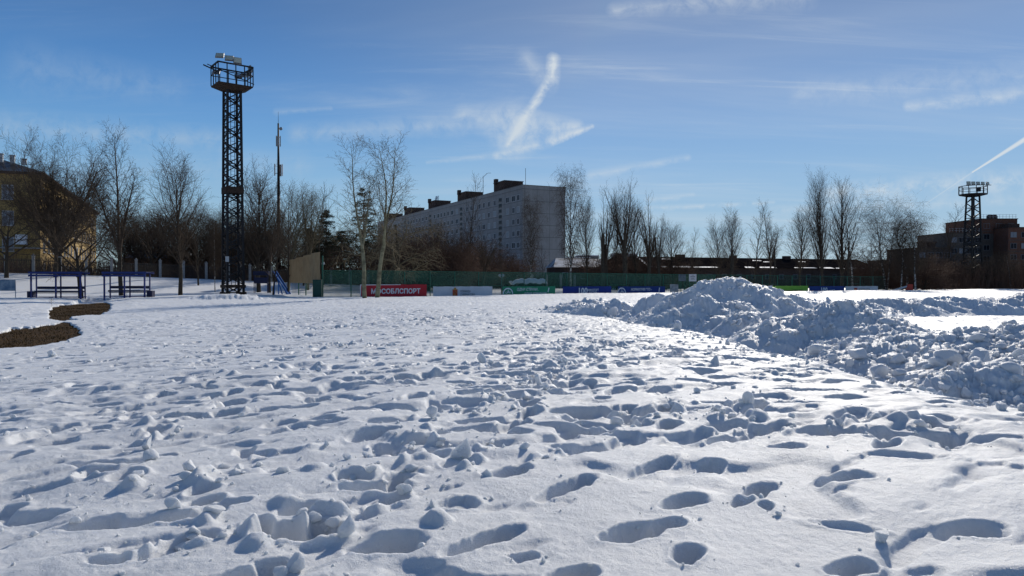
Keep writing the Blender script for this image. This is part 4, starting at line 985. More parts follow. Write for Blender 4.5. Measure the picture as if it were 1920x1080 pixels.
for sy in (-.35, .35): b.bar((-.5, sy, 2.75), (1.35, sy, .05), .12)
b.bar((-.5, 0, 2.6), (1.3, 0, .05), .66, .05); b.build('chute', M['slide'], rt)
for (a, c) in (((-.2, -.4, 2.3), (-.25, -.45, 0)), ((-.2, .4, 2.3), (-.25, .45, 0)), ((.1, -.4, 1.9), (.75, -.45, 0)), ((.1, .4, 1.9), (.75, .45, 0))): b = MB(); b.bar(a, c, .09); b.build('leg', M['slide'], rt)
x, y = xat(490, 90), 90; z0 = tz(x, y); rt = empty('play_tower', (x, y, z0), R(10)); rt.scale = (.72, .72, .82); tag(rt, 'dark blue playground platform half hidden in the trees beyond the lattice mast', 'play tower')
for sx in (-1.1, 1.1):
    for sy in (-.6, .6): b = MB(); b.bar((sx, sy, 0), (sx, sy, 2.7), .1); b.build('post', M['navy'], rt)
b = MB(); b.box((0, 0, 1.5), (2.3, 1.3, .1)); b.box((0, -.62, 1.95), (2.3, .05, .8)); b.build('deck', M['navy'], rt)
b = MB(); b.prism([(-1.3, -.8), (1.3, -.8), (1.3, .8), (-1.3, .8)], 2.7, 2.8); b.bar((-1.3, 0, 3.05), (1.3, 0, 3.05), .9, .5); b.build('canopy', M['navy'], rt)
x, y = xat(1699, 105), 105; z0 = tz(x, y); rt = empty('tipped_barrier', (x, y, z0), R(10)); tag(rt, 'red and white panel lying tipped over past the last banner', 'barrier')
b = MB(); b.prism([(-.1, -.05), (1.1, -.05), (1.1, .05), (-.1, .05)], 0, .4); b.v = [(vx + (.35 if vz > .3 and vx < .2 else 0), vy, vz * 2.2) for vx, vy, vz in b.v]; b.build('red_panel', M['crest_r'], rt)
b = MB(); b.bar((-2.2, 0, -.02), (.3, 0, .62), .06, .22); b.build('white_strip', M['winframe'], rt)

# ---------------- saplings are grown with the trees below
# ---------------- buildings
def panel_mat():
    m_ = bpy.data.materials.new('concrete_panels'); m_.use_nodes = True; T = NT(m_.node_tree); b = T.n['Principled BSDF']; b.inputs['Roughness'].default_value = .85; b.inputs['Specular IOR Level'].default_value = .2
    tc = T.node('ShaderNodeTexCoord'); s = T.node('ShaderNodeSeparateXYZ'); T.l.new(tc.outputs['Object'], s.inputs[0])
    hx = T.m('ADD', s.outputs[0], s.outputs[1])
    def line(v, p, w):
        f = T.m('FRACT', T.m('DIVIDE', v, p)); return T.m('LESS_THAN', f, w / p)
    ln = T.m('MAXIMUM', line(T.m('ADD', s.outputs[2], 100.35), 2.96, .13), line(T.m('ADD', hx, 100), 3.55, .10))
    n = T.noise(tc.outputs['Object'], .35, 5, .6)
    mp = T.node('ShaderNodeMapping'); T.l.new(tc.outputs['Object'], mp.inputs[0]); mp.inputs['Scale'].default_value = (1.4, 1.4, .16); n2 = T.noise(mp.outputs[0], 1.0, 5, .65)
    # each panel cast slightly different
    pc = T.comb(T.m('FLOOR', T.m('DIVIDE', T.m('ADD', hx, 100), 3.55)), T.m('FLOOR', T.m('DIVIDE', T.m('ADD', s.outputs[2], 100.35), 2.96))); wn = T.node('ShaderNodeTexWhiteNoise'); T.l.new(pc, wn.inputs[0])
    c = T.mixc(T.smooth(n, .3, .7), (.31, .308, .305, 1), (.25, .247, .243, 1)); c = T.mixc(T.m('MULTIPLY', T.smooth(n2, .5, .75), .45), c, (.16, .165, .17, 1))
    c = T.mixc(T.m('MULTIPLY', wn.outputs[0], .22), c, (.22, .23, .25, 1)); c = T.mixc(T.m('MULTIPLY', ln, .65), c, (.08, .08, .085, 1))
    T.put(b.inputs['Base Color'], c); return m_
M['panels'] = panel_mat()
def brick_mat(name, c1, c2, mortar=(.2, .19, .18), sc=1.0):
    m_ = bpy.data.materials.new(name); m_.use_nodes = True; T = NT(m_.node_tree); b = T.n['Principled BSDF']; b.inputs['Roughness'].default_value = .9; b.inputs['Specular IOR Level'].default_value = .15
    tc = T.node('ShaderNodeTexCoord'); s = T.node('ShaderNodeSeparateXYZ'); T.l.new(tc.outputs['Object'], s.inputs[0])
    br = T.node('ShaderNodeTexBrick'); T.l.new(T.comb(T.m('ADD', s.outputs[0], s.outputs[1]), s.outputs[2]), br.inputs[0]); br.inputs['Scale'].default_value = 2.0 * sc
    br.inputs['Color1'].default_value = (*c1, 1); br.inputs['Color2'].default_value = (*c2, 1); br.inputs['Mortar'].default_value = (*mortar, 1); br.inputs['Mortar Size'].default_value = .012
    n = T.noise(tc.outputs['Object'], .5, 5, .6); c = T.mixc(T.m('MULTIPLY', T.smooth(n, .4, .75), .4), br.outputs[0], tuple(x * .5 for x in c1) + (1,))
    T.put(b.inputs['Base Color'], c); return m_
M['brick_dark'] = brick_mat('dark_brick', (.07, .038, .03), (.05, .03, .025)); M['brick_or'] = brick_mat('orange_brick', (.15, .058, .034), (.115, .048, .03))
M['brick_br'] = brick_mat('brown_brick', (.075, .048, .038), (.055, .038, .03)); M['brick_gr'] = brick_mat('buff_brick', (.10, .085, .075), (.08, .068, .06))
M['parapet'] = mat('parapet', (.16, .165, .17), .8, var=.3)

M['frame_d'] = mat('dull_frame', (.17, .17, .18), .6)
class Bld:
    """box-frame in local axes: s along the facade, d into the block, z up"""
    def __init__(s, name, org, az, label, cat):
        s.rz = R(90 - az); s.rt = empty(name, org, s.rz); tag(s.rt, label, cat)
        s.org = Vector(org)
def window(parent, s, z, w, h, side=-1, pane='glass', mull=1, sill=False, axis='x', off=0.0, fm='winframe'):
    """axis x: on plane y=off facing side; axis y: on plane x=off"""
    f = MB(); t = .09; d = .07
    def bx(cs, cz, ws, hs, dd, o_):
        if axis == 'x': return ((cs, off + side * o_, cz), (ws, dd, hs))
        return ((off + side * o_, cs, cz), (dd, ws, hs))
    for cs, cz, ws, hs in ((s - w / 2 + t / 2, z, t, h), (s + w / 2 - t / 2, z, t, h), (s, z + h / 2 - t / 2, w - 2 * t, t), (s, z - h / 2 + t / 2, w - 2 * t, t)):
        f.box(*bx(cs, cz, ws, hs, d, .035))
    for k in range(mull): f.box(*bx(s - w / 2 + w * (k + 1) / (mull + 1), z, t * .8, h - 2 * t, d * .9, .035))
    if sill: f.box(*bx(s, z - h / 2 - .05, w + .2, .08, .3, .12))
    o = f.build('window', M[fm], parent)
    p = MB(); p.box(*bx(s, z, w - .04, h - .04, .05, .01)); p.build('pane', M[pane], o)
    return o

def panel_block():
    org = (2.6, 178, 0); B = Bld('apartment_block', org, -26 - 0, 'long grey concrete-panel apartment block with brick stairheads on its roof', 'apartment block'); rt = B.rt
    # local x runs away along the facade (azimuth -26), local y: left of it is outward (-), so body lies at y<0 -> right-hand side
    H = 24.95 ; L = 132; W = 12.2
    w = MB(); w.box((L / 2, -W / 2, (H - 1.1) / 2 - .5), (L, W, H - 1.1 + 1)); w.build('wall', M['panels'], rt)
    p = MB(); p.box((L / 2, -W / 2, H - .54), (L + .12, W + .12, 1.12)); p.build('parapet', M['panels'], rt)
    p = MB(); p.box((L / 2, -W / 2, H + .06), (L + .3, W + .3, .1)); p.build('coping', M['parapet'], rt)
    rg = random.Random(4); far = MB(); farp = MB(); cols = []
    for k in range(5):
        s0 = 13 + 27.4 * k
        for o_ in (-10.7, -8.0, -4.5, 3.4, 7.2, 10.6, 13.6): cols.append((s0 + o_, 0))
        cols.append((s0, 1))
    nwin = 0
    for (s, st) in sorted(cols):
        if s > L - 2 or s < 1: continue
        for f in range(8):
            z = H - 2.9 - 2.96 * f
            if st:
                for dz in (.55, -.95):
                    if s < 45:
                        m_ = MB(); m_.box((s, .02, z + dz), (1.7, .06, .75)); o = m_.build('stair_window', M['glass'], rt); q = MB(); q.box((s, .09, z + dz - .5), (1.9, .12, .12)); q.build('ledge', M['parapet'], o)
                    else: farp.box((s, .03, z + dz), (1.7, .06, .75))
            else:
                wd = rg.choice([1.45, 1.45, 1.9]); 
                if s < 45 and nwin < 96: window(rt, s, z, wd, 1.5, +1, rg.choice(['glass', 'glass', 'pane_l']), 1, axis='x', off=0.0); nwin += 1
                else: far.box((s, .03, z), (wd, .07, 1.5)); farp.box((s, .075, z), (wd - .3, .03, 1.25))
    o = far.build('window_row', M['winframe'], rt); o['kind'] = 'stuff'; o = farp.build('distant_pane', M['glass'], rt); o['kind'] = 'stuff'
    for k in range(5):
        s = 21 + 27.4 * k; h = 3.6
        b = MB(); b.box((s, -6.2, H + h / 2 - .2), (7.0, 5.6, h)); o = b.build('stairhead', M['brick_dark'], rt)
        q = MB(); q.box((s, -6.2, H + h - .12), (7.3, 5.9, .16)); q.build('cap', M['parapet'], o)
        q = MB(); q.box((s + 1.6, -3.2, H + h + .1), (1.2, .9, 1.4)); q.build('vent', M['brick_dark'], o)
    a = MB(); a.bar((31, -3, H), (31, -3, H + 6.2), .10); a.bar((31, -3, H + 6), (28, -3, H + 6.8), .08); a.bar((25.5, -3, H + 6.5), (28, -3, H + 6.8), .08); a.build('aerial', M['tower'], rt)
    a = MB(); a.bar((14, -8, H), (14, -8, H + 6.6), .08); a.build('aerial', M['tower'], rt)
    a = MB()
    for i in range(6): a.bar((76 + i * .7, -6, H + 3.4), (76 + i * .7 + .4 * math.sin(i), -6, H + 5.6), .09)
    a.bar((76, -6, H + 4.5), (80, -6, H + 5.0), .09); a.bar((76, -6, H + 5.3), (80, -6, H + 4.2), .09); a.build('aerial', M['blue'], rt)
panel_block()

def yellow_building():
    M['stucco'] = mat('ochre_stucco', (.44, .30, .11), .9, var=.22, vscale=.5, bump=.4, bscale=8, col2=(.30, .21, .09))
    M['roof_d'] = mat('roof_metal', (.05, .065, .085), .5, .2, var=.3)
    C = (-72, 110, 0); B = Bld('school_building', C, -24.2, 'ochre-yellow four-storey building with hipped dark roof, half hidden by bare trees', 'building'); rt = B.rt
    # local x along the lit long side (azimuth -24), local +y to its left = along the shaded end
    L, W, ze = 73, 24, 17.6
    w = MB(); w.box((L / 2, W / 2, ze / 2), (L, W, ze)); w.build('wall', M['stucco'], rt)
    w = MB(); w.box((L / 2, W / 2, ze + .12), (L + 1.6, W + 1.6, .3)); w.build('eaves', M['brick_dark'], rt)
    r_ = MB(); hx = .8; k = 0; zr = ze + 5.2
    r_.v += [(-hx, -hx, ze + .3), (L + hx, -hx, ze + .3), (L + hx, W + hx, ze + .3), (-hx, W + hx, ze + .3), (W / 2, W / 2, zr), (L - W / 2, W / 2, zr)]
    r_.f += [(0, 1, 5, 4), (1, 2, 5), (2, 3, 4, 5), (3, 0, 4)]; r_.mi += [0] * 4; rf = r_.build('roof', M['roof_d'], rt)
    s_ = MB(); s_.box((0.2, W / 2, ze + .42), (1.0, W + 1.0, .16)); s_.build('snow_edge', M['roof_snow'], rf)
    for (cx_, cy_, hh) in ((4.0, 4.2, 2.6), (4.4, 5.8, 3.0), (3.5, 2.6, 1.5), (12, 8, 2.5), (22, 9, 2.5), (34, 9, 2.5)):
        c = MB(); hh *= .5; c.box((cx_, cy_, ze + 2.3 + hh / 2 - .4), (.6, .6, hh)); c.box((cx_, cy_, ze + 2.3 + hh - .3), (.8, .8, .12)); c.build('chimney', M['grey_box'], rf)
    for f in range(4):
        z = 15.0 - 3.9 * f
        for (s, pn) in ((5.3 - 1.2, 'pane_l'), (9.5, 'glass'), (13.7, 'glass'), (17.9, 'glass')):
            if f < 3: window(rt, s, z - .2, 1.5, 2.2, -1, pn, 1, True, axis='y', off=0)
        for i in range(17): 
            if f * 17 + i < 68: window(rt, 3 + 4.1 * i, z - .2, 1.5, 2.2, -1, 'glass', 1, True, axis='x', off=0)
    b = MB(); b.box((-.8, 6, 6.4), (1.6, 14, .16)); b.build('canopy_slab', M['concrete'], rt)
    b = MB(); b.box((-.3, 2.4, 7.7), (.5, 1.5, 1.5)); b.build('snowy_ledge', M['roof_snow'], rt)
yellow_building()

def low_building():
    # long dark one-and-a-half storey block beyond the court
    p0 = at(1185, 500, 128); p1 = at(1648, 505, 150); az = math.degrees(math.atan2(p1.x - p0.x, p1.y - p0.y)); L = math.dist((p0.x, p0.y), (p1.x, p1.y))
    B = Bld('workshop_building', (p0.x, p0.y, 0), az, 'long low dark-brown building with snow-streaked roof behind the court fence', 'building'); rt = B.rt; W = 12; ze = 3.9
    w = MB(); w.box((L / 2, W / 2, ze / 2), (L, W, ze)); w.build('wall', M['brick_br'], rt)
    r_ = MB(); r_.v += [(-.4, -.6, ze - .1), (L + .4, -.6, ze - .1), (L + .4, W / 2, ze + 2.05), (-.4, W / 2, ze + 2.05), (L + .4, W + .6, ze), (-.4, W + .6, ze)]; r_.f += [(0, 1, 2, 3), (3, 2, 4, 5), (0, 3, 5), (1, 4, 2)]; r_.mi += [0] * 4
    rf = r_.build('roof', mat('dark_roof', (.016, .014, .015), 1.0, var=.4, vscale=.6, spec=0), rt)
    rg = random.Random(8); s_ = MB()
    x = 0.0
    while x < L:
        l = rg.uniform(1.5, 6); y0, y1 = rg.uniform(-.58, -.45), rg.uniform(-.3, .25)
        za = ze - .1 + (y0 + .6) * .325 + .05; zb = ze - .1 + (y1 + .6) * .325 + .05
        if rg.random() < .65: s_.quad((x, y0, za), (min(L, x + l), y0, za), (min(L, x + l * .9), y1 + rg.uniform(-.2, .2), zb), (x + .3, y1, zb))
        x += l + rg.uniform(.0, 1.4)
    for (xx, yy) in ((9, 4.3), (30, 4), (32, 3.2), (41, 3.6)): s_.quad((xx, yy, ze - .05 + (yy + .6) * .325), (xx + 2.4, yy, ze - .05 + (yy + .6) * .325), (xx + 2.0, yy + .5, ze - .05 + (yy + 1.1) * .325), (xx + .4, yy + .5, ze - .05 + (yy + 1.1) * .325))
    s_.quad((3.2, -.4, ze + .03), (3.7, -.4, ze + .03), (4.7, 5.6, ze + 1.98), (4.3, 5.6, ze + 1.98))
    s_.build('snow_strip', M['roof_snow'], rf)
    for (xx, ww) in ((1.0, 1.6), (14, 1.8), (26.5, 1.2), (40, 1.5)): c = MB(); c.box((xx, 5.6, ze + 2.1), (ww, .9, .9)); c.build('chimney', M['brick_dark'], rf)
    for i in range(14):
        window(rt, 3.0 + i * 3.4, 2.2, 1.1, 1.0, -1, 'glass', 2, fm='frame_d')
    # lower wing with snowy roof and small gable
    p0 = at(1050, 500, 138); B = Bld('snowy_roof_building', (p0.x, p0.y, 0), 84, 'low brick wing with a snow-covered roof and small gable, beside the grey apartment block', 'building'); rt = B.rt
    w = MB(); w.box((9, 5, 2.0), (20, 10, 4.0)); w.build('wall', M['brick_dark'], rt)
    r_ = MB(); r_.v += [(-1.3, -.4, 4.0), (19.3, -.4, 4.0), (17, 5, 5.6), (0, 5, 5.9), (19.3, 10.4, 4), (-1.3, 10.4, 4)]; r_.f += [(0, 1, 2, 3), (3, 2, 4, 5), (0, 3, 5), (1, 4, 2)]; r_.mi += [0] * 4; r_.build('roof', mat('old_snow_roof', (.55, .57, .60), .7, var=.75, vscale=.45, col2=(.10, .09, .09)), rt)
    g_ = MB(); g_.v += [(9.6, -.5, 4.3), (13.4, -.5, 4.3), (11.5, -.5, 6.2), (9.6, 4, 4.6), (13.4, 4, 4.6), (11.5, 4, 6.2)]; g_.f += [(0, 1, 2), (0, 2, 5, 3), (1, 4, 5, 2)]; g_.mi += [0] * 3; g_.build('gable', M['white_p'], rt)
    for i in range(5): window(rt, 1 + i * 3.6, 2.4, 1.1, 1.2, -1, 'glass', 1)
    for k, (px, py, Y, w_, h_, lb) in enumerate(((1078, 484, 260, 10, 11, 'faint pale rooftop far beyond the snowy wing, nearest the apartment block'), (1100, 480, 300, 9, 13, 'faint grey rooftop box far beyond the snowy wing'), (1170, 477, 280, 9, 12, 'distant grey rooftop cube between the pollarded trunks'))):
        b = empty('distant_building', (xat(px, Y), Y, 0)); tag(b, lb, 'building'); q = MB(); zt = zat(py, Y); q.box((0, 0, zt / 2), (w_, 8, zt)); q.build('wall', M['parapet'], b); q = MB(); q.box((0, 0, zt + .1), (w_ + .4, 8.4, .3)); q.build('roof', M['roof_snow'], b)
        for i in range(3): window(b, -w_ / 3 + i * w_ / 3, zt - 2, 1.2, 1.4, -1, 'glass', 1, off=-4)
low_building()
def park_house():
    p0 = at(236, 470, 135); B = Bld('park_house', (p0.x, p0.y, 2), 88, 'low brown house with twin chimneys deep among the dark trees', 'building'); rt = B.rt
    w = MB(); w.box((5, 4, 1.6), (11, 8, 4.2)); w.build('wall', M['brick_br'], rt)
    r_ = MB(); r_.v += [(-.9, -.4, 3.7), (10.9, -.4, 3.7), (9, 4, 5.6), (1, 4, 5.6), (10.9, 8.4, 3.7), (-.9, 8.4, 3.7)]; r_.f += [(0, 1, 2, 3), (3, 2, 4, 5), (0, 3, 5), (1, 4, 2)]; r_.mi += [0] * 4; rf = r_.build('roof', M['roof_d'], rt)
    for xx in (3.0, 3.9): c = MB(); c.box((xx, 3.4, 5.8), (.5, .5, 1.1)); c.build('chimney', M['brick_dark'], rf)
    for i in range(4): window(rt, 1 + i * 2.6, 2.0, 1.1, 1.3, -1, 'glass', 1)
park_house()

def brown_blocks():
    def blk(px0, px1, ytop, Y, az, m_, label, floors, rail=False, zband=None, wcols=3, rel=0.0, name='brick_block'):
        p0 = at(px0, 500, Y); W = xat(px1, Y) - p0.x; zt = zat(ytop, Y)
        rt = empty(name, (p0.x, Y, -1)); tag(rt, label, 'apartment block'); rt.rotation_euler = (0, 0, R(az)); zt += 1
        w = MB(); w.box((W / 2, 8, (zt - (zband or 0)) / 2), (W, 16, zt - (zband or 0))); w.build('wall', m_, rt)
        if zband: w = MB(); w.box((W / 2, 8, zt - zband / 2), (W + .1, 16.1, zband - .01)); w.build('upper_wall', M['brick_or'], rt)
        c = MB(); c.box((W / 2, 8, zt + .08), (W + .35, 16.4, .22)); c.build('cornice', M['brick_dark'], rt)
        for f in range(floors):
            for i in range(wcols):
                s = W * (i + .5) / wcols; z = zt - 1.9 - 3.0 * f - rel
                window(rt, s, z, 1.7, 1.5, -1, 'glass' if (f * 3 + i * 7) % 5 else 'pane_l', 1, fm='frame_d')
            if f > 0: b = MB(); b.box((W / 2, -.03, zt - 3.35 - 3.0 * (f - 1) - rel), (W + .06, .1, .16)); b.build('string_course', M['brick_gr'], rt)
        if rail:
            r_ = MB()
            for i in range(int(W / .9) + 1):
                r_.bar((i * .9, .2, zt), (i * .9, .2, zt + 1.3), .05)
            for zz in (.7, 1.3): r_.bar((0, .2, zt + zz), (W, .2, zt + zz), .05)
            r_.build('roof_railing', M['grey_box'], rt)
        return rt, W, zt
    a, W, zt = blk(1684, 1727, 487, 185, 0, M['brick_br'], 'lowest step of the brown brick blocks, partly behind white birch trunks', 5, wcols=3)
    a, W, zt = blk(1721, 1784, 465, 192, 0, M['brick_br'], 'dark brick block topped by two squat chimneys, next to the slender poplar', 7, wcols=4)
    for i, xx in enumerate((W * .30, W * .58)):
        c = MB(); c.box((xx, 3, zt + .75), (1.5, 1.5, 1.6)); c.box((xx, 3, zt + 1.6), (2.0, 2.0, .5)); c.build('chimney', M['brick_dark'], a)
    a, W, zt = blk(1781, 1840, 437, 198, 0, M['brick_gr'], 'buff brick block directly behind the distant floodlight mast', 8, rail=True, wcols=4)
    a, W, zt = blk(1838, 1906, 411, 200, 0, M['brick_gr'], 'tallest brick block with orange upper storey and roof railing', 8, rail=True, zband=4.0, wcols=3)
    for xx in (W * .38, W * .5): c = MB(); c.box((xx, 2, zt + .5), (1.2, 1.2, 1.1)); c.ball((xx, 2, zt + 1.1), .75, 8, 5, sc=(1, 1, .5)); c.build('vent', M['brick_dark'], a)
    a, W, zt = blk(1890, 2010, 427, 194, 0, M['brick_or'], 'orange brick block with wide pale windows at the end of the terrace', 8, wcols=6)
    c = MB(); c.box((W * .15, 3, zt + .6), (3, 3, 1.2)); c.build('stairhead', M['brick_dark'], a)
brown_blocks()

# ================================================================== trees
def bark(name, col, col2, vs=6.0):
    m_ = mat(name, col, .9, var=.5, vscale=vs, col2=col2, spec=.1); return m_
M['bark'] = bark('bark', (.085, .068, .050), (.045, .036, .028)); M['twig'] = bark('twig', (.10, .075, .055), (.065, .048, .036))
M['bark_pale'] = bark('aspen_bark', (.27, .25, .16), (.12, .11, .07), 2.5); M['twig_pale'] = bark('aspen_twig', (.20, .165, .105), (.11, .09, .06))
M['twig_red'] = bark('russet_twig', (.12, .07, .05), (.08, .05, .035))
def birch_mat():
    m_ = bpy.data.materials.new('birch_bark'); m_.use_nodes = True; T = NT(m_.node_tree); b = T.n['Principled BSDF']; b.inputs['Roughness'].default_value = .8
    tc = T.node('ShaderNodeTexCoord'); mp = T.node('ShaderNodeMapping'); T.l.new(tc.outputs['Object'], mp.inputs[0]); mp.inputs['Scale'].default_value = (1.2, 1.2, 3.2)
    n = T.noise(mp.outputs[0], 1.6, 4, .7); T.put(b.inputs['Base Color'], T.mixc(T.smooth(n, .44, .56), (.50, .48, .44, 1), (.035, .03, .028, 1))); return m_
M['birch'] = birch_mat(); M['needle'] = mat('needles', (.028, .045, .026), .8, var=.5, vscale=1.5, col2=(.05, .06, .025), spec=.15)

def tubes(S, n):
    """S: rows p0(3) p1(3) r0 r1"""
    S = np.asarray(S, float); P0, P1, r0, r1 = S[:, 0:3], S[:, 3:6], S[:, 6], S[:, 7]
    d = P1 - P0; L = np.linalg.norm(d, axis=1, keepdims=True) + 1e-9; d = d / L
    ref = np.where(np.abs(d[:, 2:3]) > .9, np.array([[1., 0, 0]]), np.array([[0, 0, 1.]]))
    a = np.cross(d, ref); a /= np.linalg.norm(a, axis=1, keepdims=True) + 1e-9; b = np.cross(d, a)
    ang = np.arange(n) * 2 * math.pi / n; c, s = np.cos(ang), np.sin(ang)
    ringv = a[:, None, :] * c[None, :, None] + b[:, None, :] * s[None, :, None]
    V0 = P0[:, None, :] + ringv * r0[:, None, None]; V1 = P1[:, None, :] + ringv * r1[:, None, None]
    V = np.concatenate([V0, V1], 1).reshape(-1, 3); k = np.arange(len(S))[:, None] * 2 * n; i = np.arange(n)[None, :]; j = (i + 1) % n
    F = np.stack([k + i, k + j, k + n + j, k + n + i], -1).reshape(-1, 4)
    return V, F
def unit(v): return v / (np.linalg.norm(v) + 1e-9)
def grow(out, p, d, L, r, lv, C, rg, rtip=None):
    """C[lv]: segs, wobble, up-pull, children, start, end, angle, ratio, taper of child length along parent, child radius"""
    c = C[lv]; n = c['n']; step = L / n; pts = [(p.copy(), d.copy(), r)]; rt_ = c.get('tip', .25) * r
    for i in range(n):
        d = unit(d + np.array([rg.gauss(0, c['w']), rg.gauss(0, c['w']), rg.gauss(0, c['w'] * .6) + c['up']]))
        p2 = p + d * step; t = (i + 1) / n; r2 = r + (rt_ - r) * t ** .9
        out[lv].append((*p, *p2, pts[-1][2], max(r2, .007))); p = p2; pts.append((p.copy(), d.copy(), r2))
    if lv + 1 >= len(C): return
    k = c['k']; ph = rg.random() * 6.28
    for i in range(k):
        t = c['s'] + (c['e'] - c['s']) * ((i + rg.random() * .8) / k); f = t * n; a = min(int(f), n - 1); q = f - a
        P_ = pts[a][0] * (1 - q) + pts[a + 1][0] * q; D = pts[min(a + 1, n)][1]; rr_ = pts[a][2] * (1 - q) + pts[a + 1][2] * q
        ph += 2.4 + rg.gauss(0, .35); ref = np.array([0, 0, 1.]) if abs(D[2]) < .9 else np.array([1., 0, 0]); u_ = unit(np.cross(D, ref)); v_ = np.cross(D, u_)
        side = u_ * math.cos(ph) + v_ * math.sin(ph); an = R(c['a'] * (1 + rg.gauss(0, .14)) - c.get('ac', 0) * t)
        nd = unit(D * math.cos(an) + side * math.sin(an)); prof = c['prof'](t) if 'prof' in c else (1 - c['tl'] * t)
        cl_ = L * c['q'] * prof * rg.uniform(.75, 1.2)
        grow(out, P_, nd, cl_, min(rr_ * .9, max(rr_ * c['cr'], .011)), lv + 1, C, rg)
TWIG = dict(n=2, w=.10, up=.05, tip=.5)
def P(n, w, up, k, s, e, a, q, tl, cr, **kw):
    d = dict(n=n, w=w, up=up, k=k, s=s, e=e, a=a, q=q, tl=tl, cr=cr); d.update(kw); return d
SPEC = {
 # tall aspen with ascending limbs
 'aspen': [P(14, .035, .02, 32, .22, .97, 35, .36, .55, .45, tip=.12, ac=10, prof=lambda t: .55 + 1.1 * math.sin(min(1, (t - .1) / .8) * 2.7) * .6), P(6, .07, .07, 13, .12, .98, 38, .42, .35, .45), P(3, .10, .06, 6, .1, .98, 40, .5, .3, .55), TWIG],
 'twin': [P(5, .03, .01, 3, .88, 1.0, 15, 2.1, .0, .80, tip=.72), P(12, .04, .03, 24, .08, .98, 36, .38, .5, .42, tip=.12), P(5, .08, .05, 9, .12, .98, 40, .45, .3, .5), P(3, .1, .04, 4, .1, .98, 42, .5, .3, .6), TWIG],
 'hero': [P(6, .03, .01, 2, .9, 1.0, 9, 1.75, .0, .80, tip=.72), P(13, .045, .035, 17, .06, .98, 40, .36, .45, .34, tip=.12), P(5, .08, .05, 9, .12, .98, 42, .45, .3, .45), P(3, .1, .04, 4, .1, .98, 42, .5, .3, .55), TWIG],
 'dense': [P(6, .04, .0, 13, .45, 1.0, 38, 1.9, .0, .60, tip=.5, ac=.48), P(9, .05, .05, 15, .12, .98, 40, .42, .3, .45, tip=.15), P(5, .09, .05, 8, .1, .98, 40, .45, .3, .5), P(3, .12, .03, 5, .1, .98, 42, .55, .2, .6), TWIG],
 'broad': [P(6, .07, .0, 10, .35, 1.0, 52, 1.25, .1, .5, tip=.3, ac=.45), P(8, .10, .04, 10, .15, .98, 46, .42, .3, .45, tip=.15), P(5, .12, .03, 7, .1, .98, 46, .48, .3, .5), P(3, .14, .02, 4, .1, .98, 45, .55, .2, .6), TWIG],
 'birch': [P(14, .03, .02, 32, .22, .98, 38, .34, .5, .46, tip=.1, prof=lambda t: .5 + .8 * math.sin(min(1, (t - .1) / .85) * 2.8)), P(6, .06, .01, 14, .08, .98, 50, .40, .3, .45), P(4, .08, -.16, 8, .1, .98, 40, .65, .2, .6), dict(n=3, w=.06, up=-.30, tip=.5)],
 'birchwide': [P(12, .04, .02, 21, .20, .96, 44, .46, .45, .48, tip=.12, prof=lambda t: .6 + .7 * math.sin(min(1, (t - .1) / .85) * 2.6)), P(7, .07, .02, 13, .08, .98, 46, .42, .3, .45), P(4, .08, -.14, 7, .1, .98, 42, .62, .2, .6), dict(n=3, w=.06, up=-.28, tip=.5)],
 'poplar': [P(12, .025, .02, 34, .12, .97, 20, .46, .45, .5, tip=.12), P(7, .045, .08, 11, .12, .98, 26, .36, .3, .45), P(3, .07, .06, 6, .1, .98, 32, .45, .3, .55), TWIG],
 'pollard': [P(6, .05, .0, 13, .62, 1.0, 26, 1.35, .0, .30, tip=.85, prof=lambda t: .6 + .5 * t), P(9, .035, .05, 15, .12, .98, 34, .28, .4, .42, tip=.15), P(4, .08, .05, 6, .1, .98, 38, .42, .3, .55), TWIG],
 'slim': [P(11, .03, .02, 26, .15, .98, 36, .30, .5, .42, tip=.12), P(4, .07, .06, 10, .12, .98, 36, .42, .3, .5), P(3, .09, .05, 5, .1, .98, 38, .5, .3, .6)],
 'bush': [P(3, .1, .0, 16, .05, .9, 48, 1.9, .1, .5, tip=.5), P(6, .12, -.02, 13, .1, .98, 48, .40, .2, .45, tip=.15), P(4, .14, -.06, 8, .1, .98, 48, .5, .2, .55), dict(n=2, w=.14, up=-.05, tip=.5)],
 'weeping': [P(7, .10, .0, 11, .25, .95, 58, .62, .2, .5, tip=.3), P(8, .12, -.02, 14, .15, .98, 48, .46, .2, .42, tip=.15), P(5, .12, -.10, 8, .1, .98, 46, .55, .2, .5), dict(n=3, w=.12, up=-.16, tip=.5)],
 'sapling': [P(5, .05, .0, 9, .3, .95, 50, .5, .4, .5, tip=.3), P(4, .1, .04, 5, .2, .95, 45, .4, .3, .6), dict(n=2, w=.1, up=.02, tip=.6)],
}
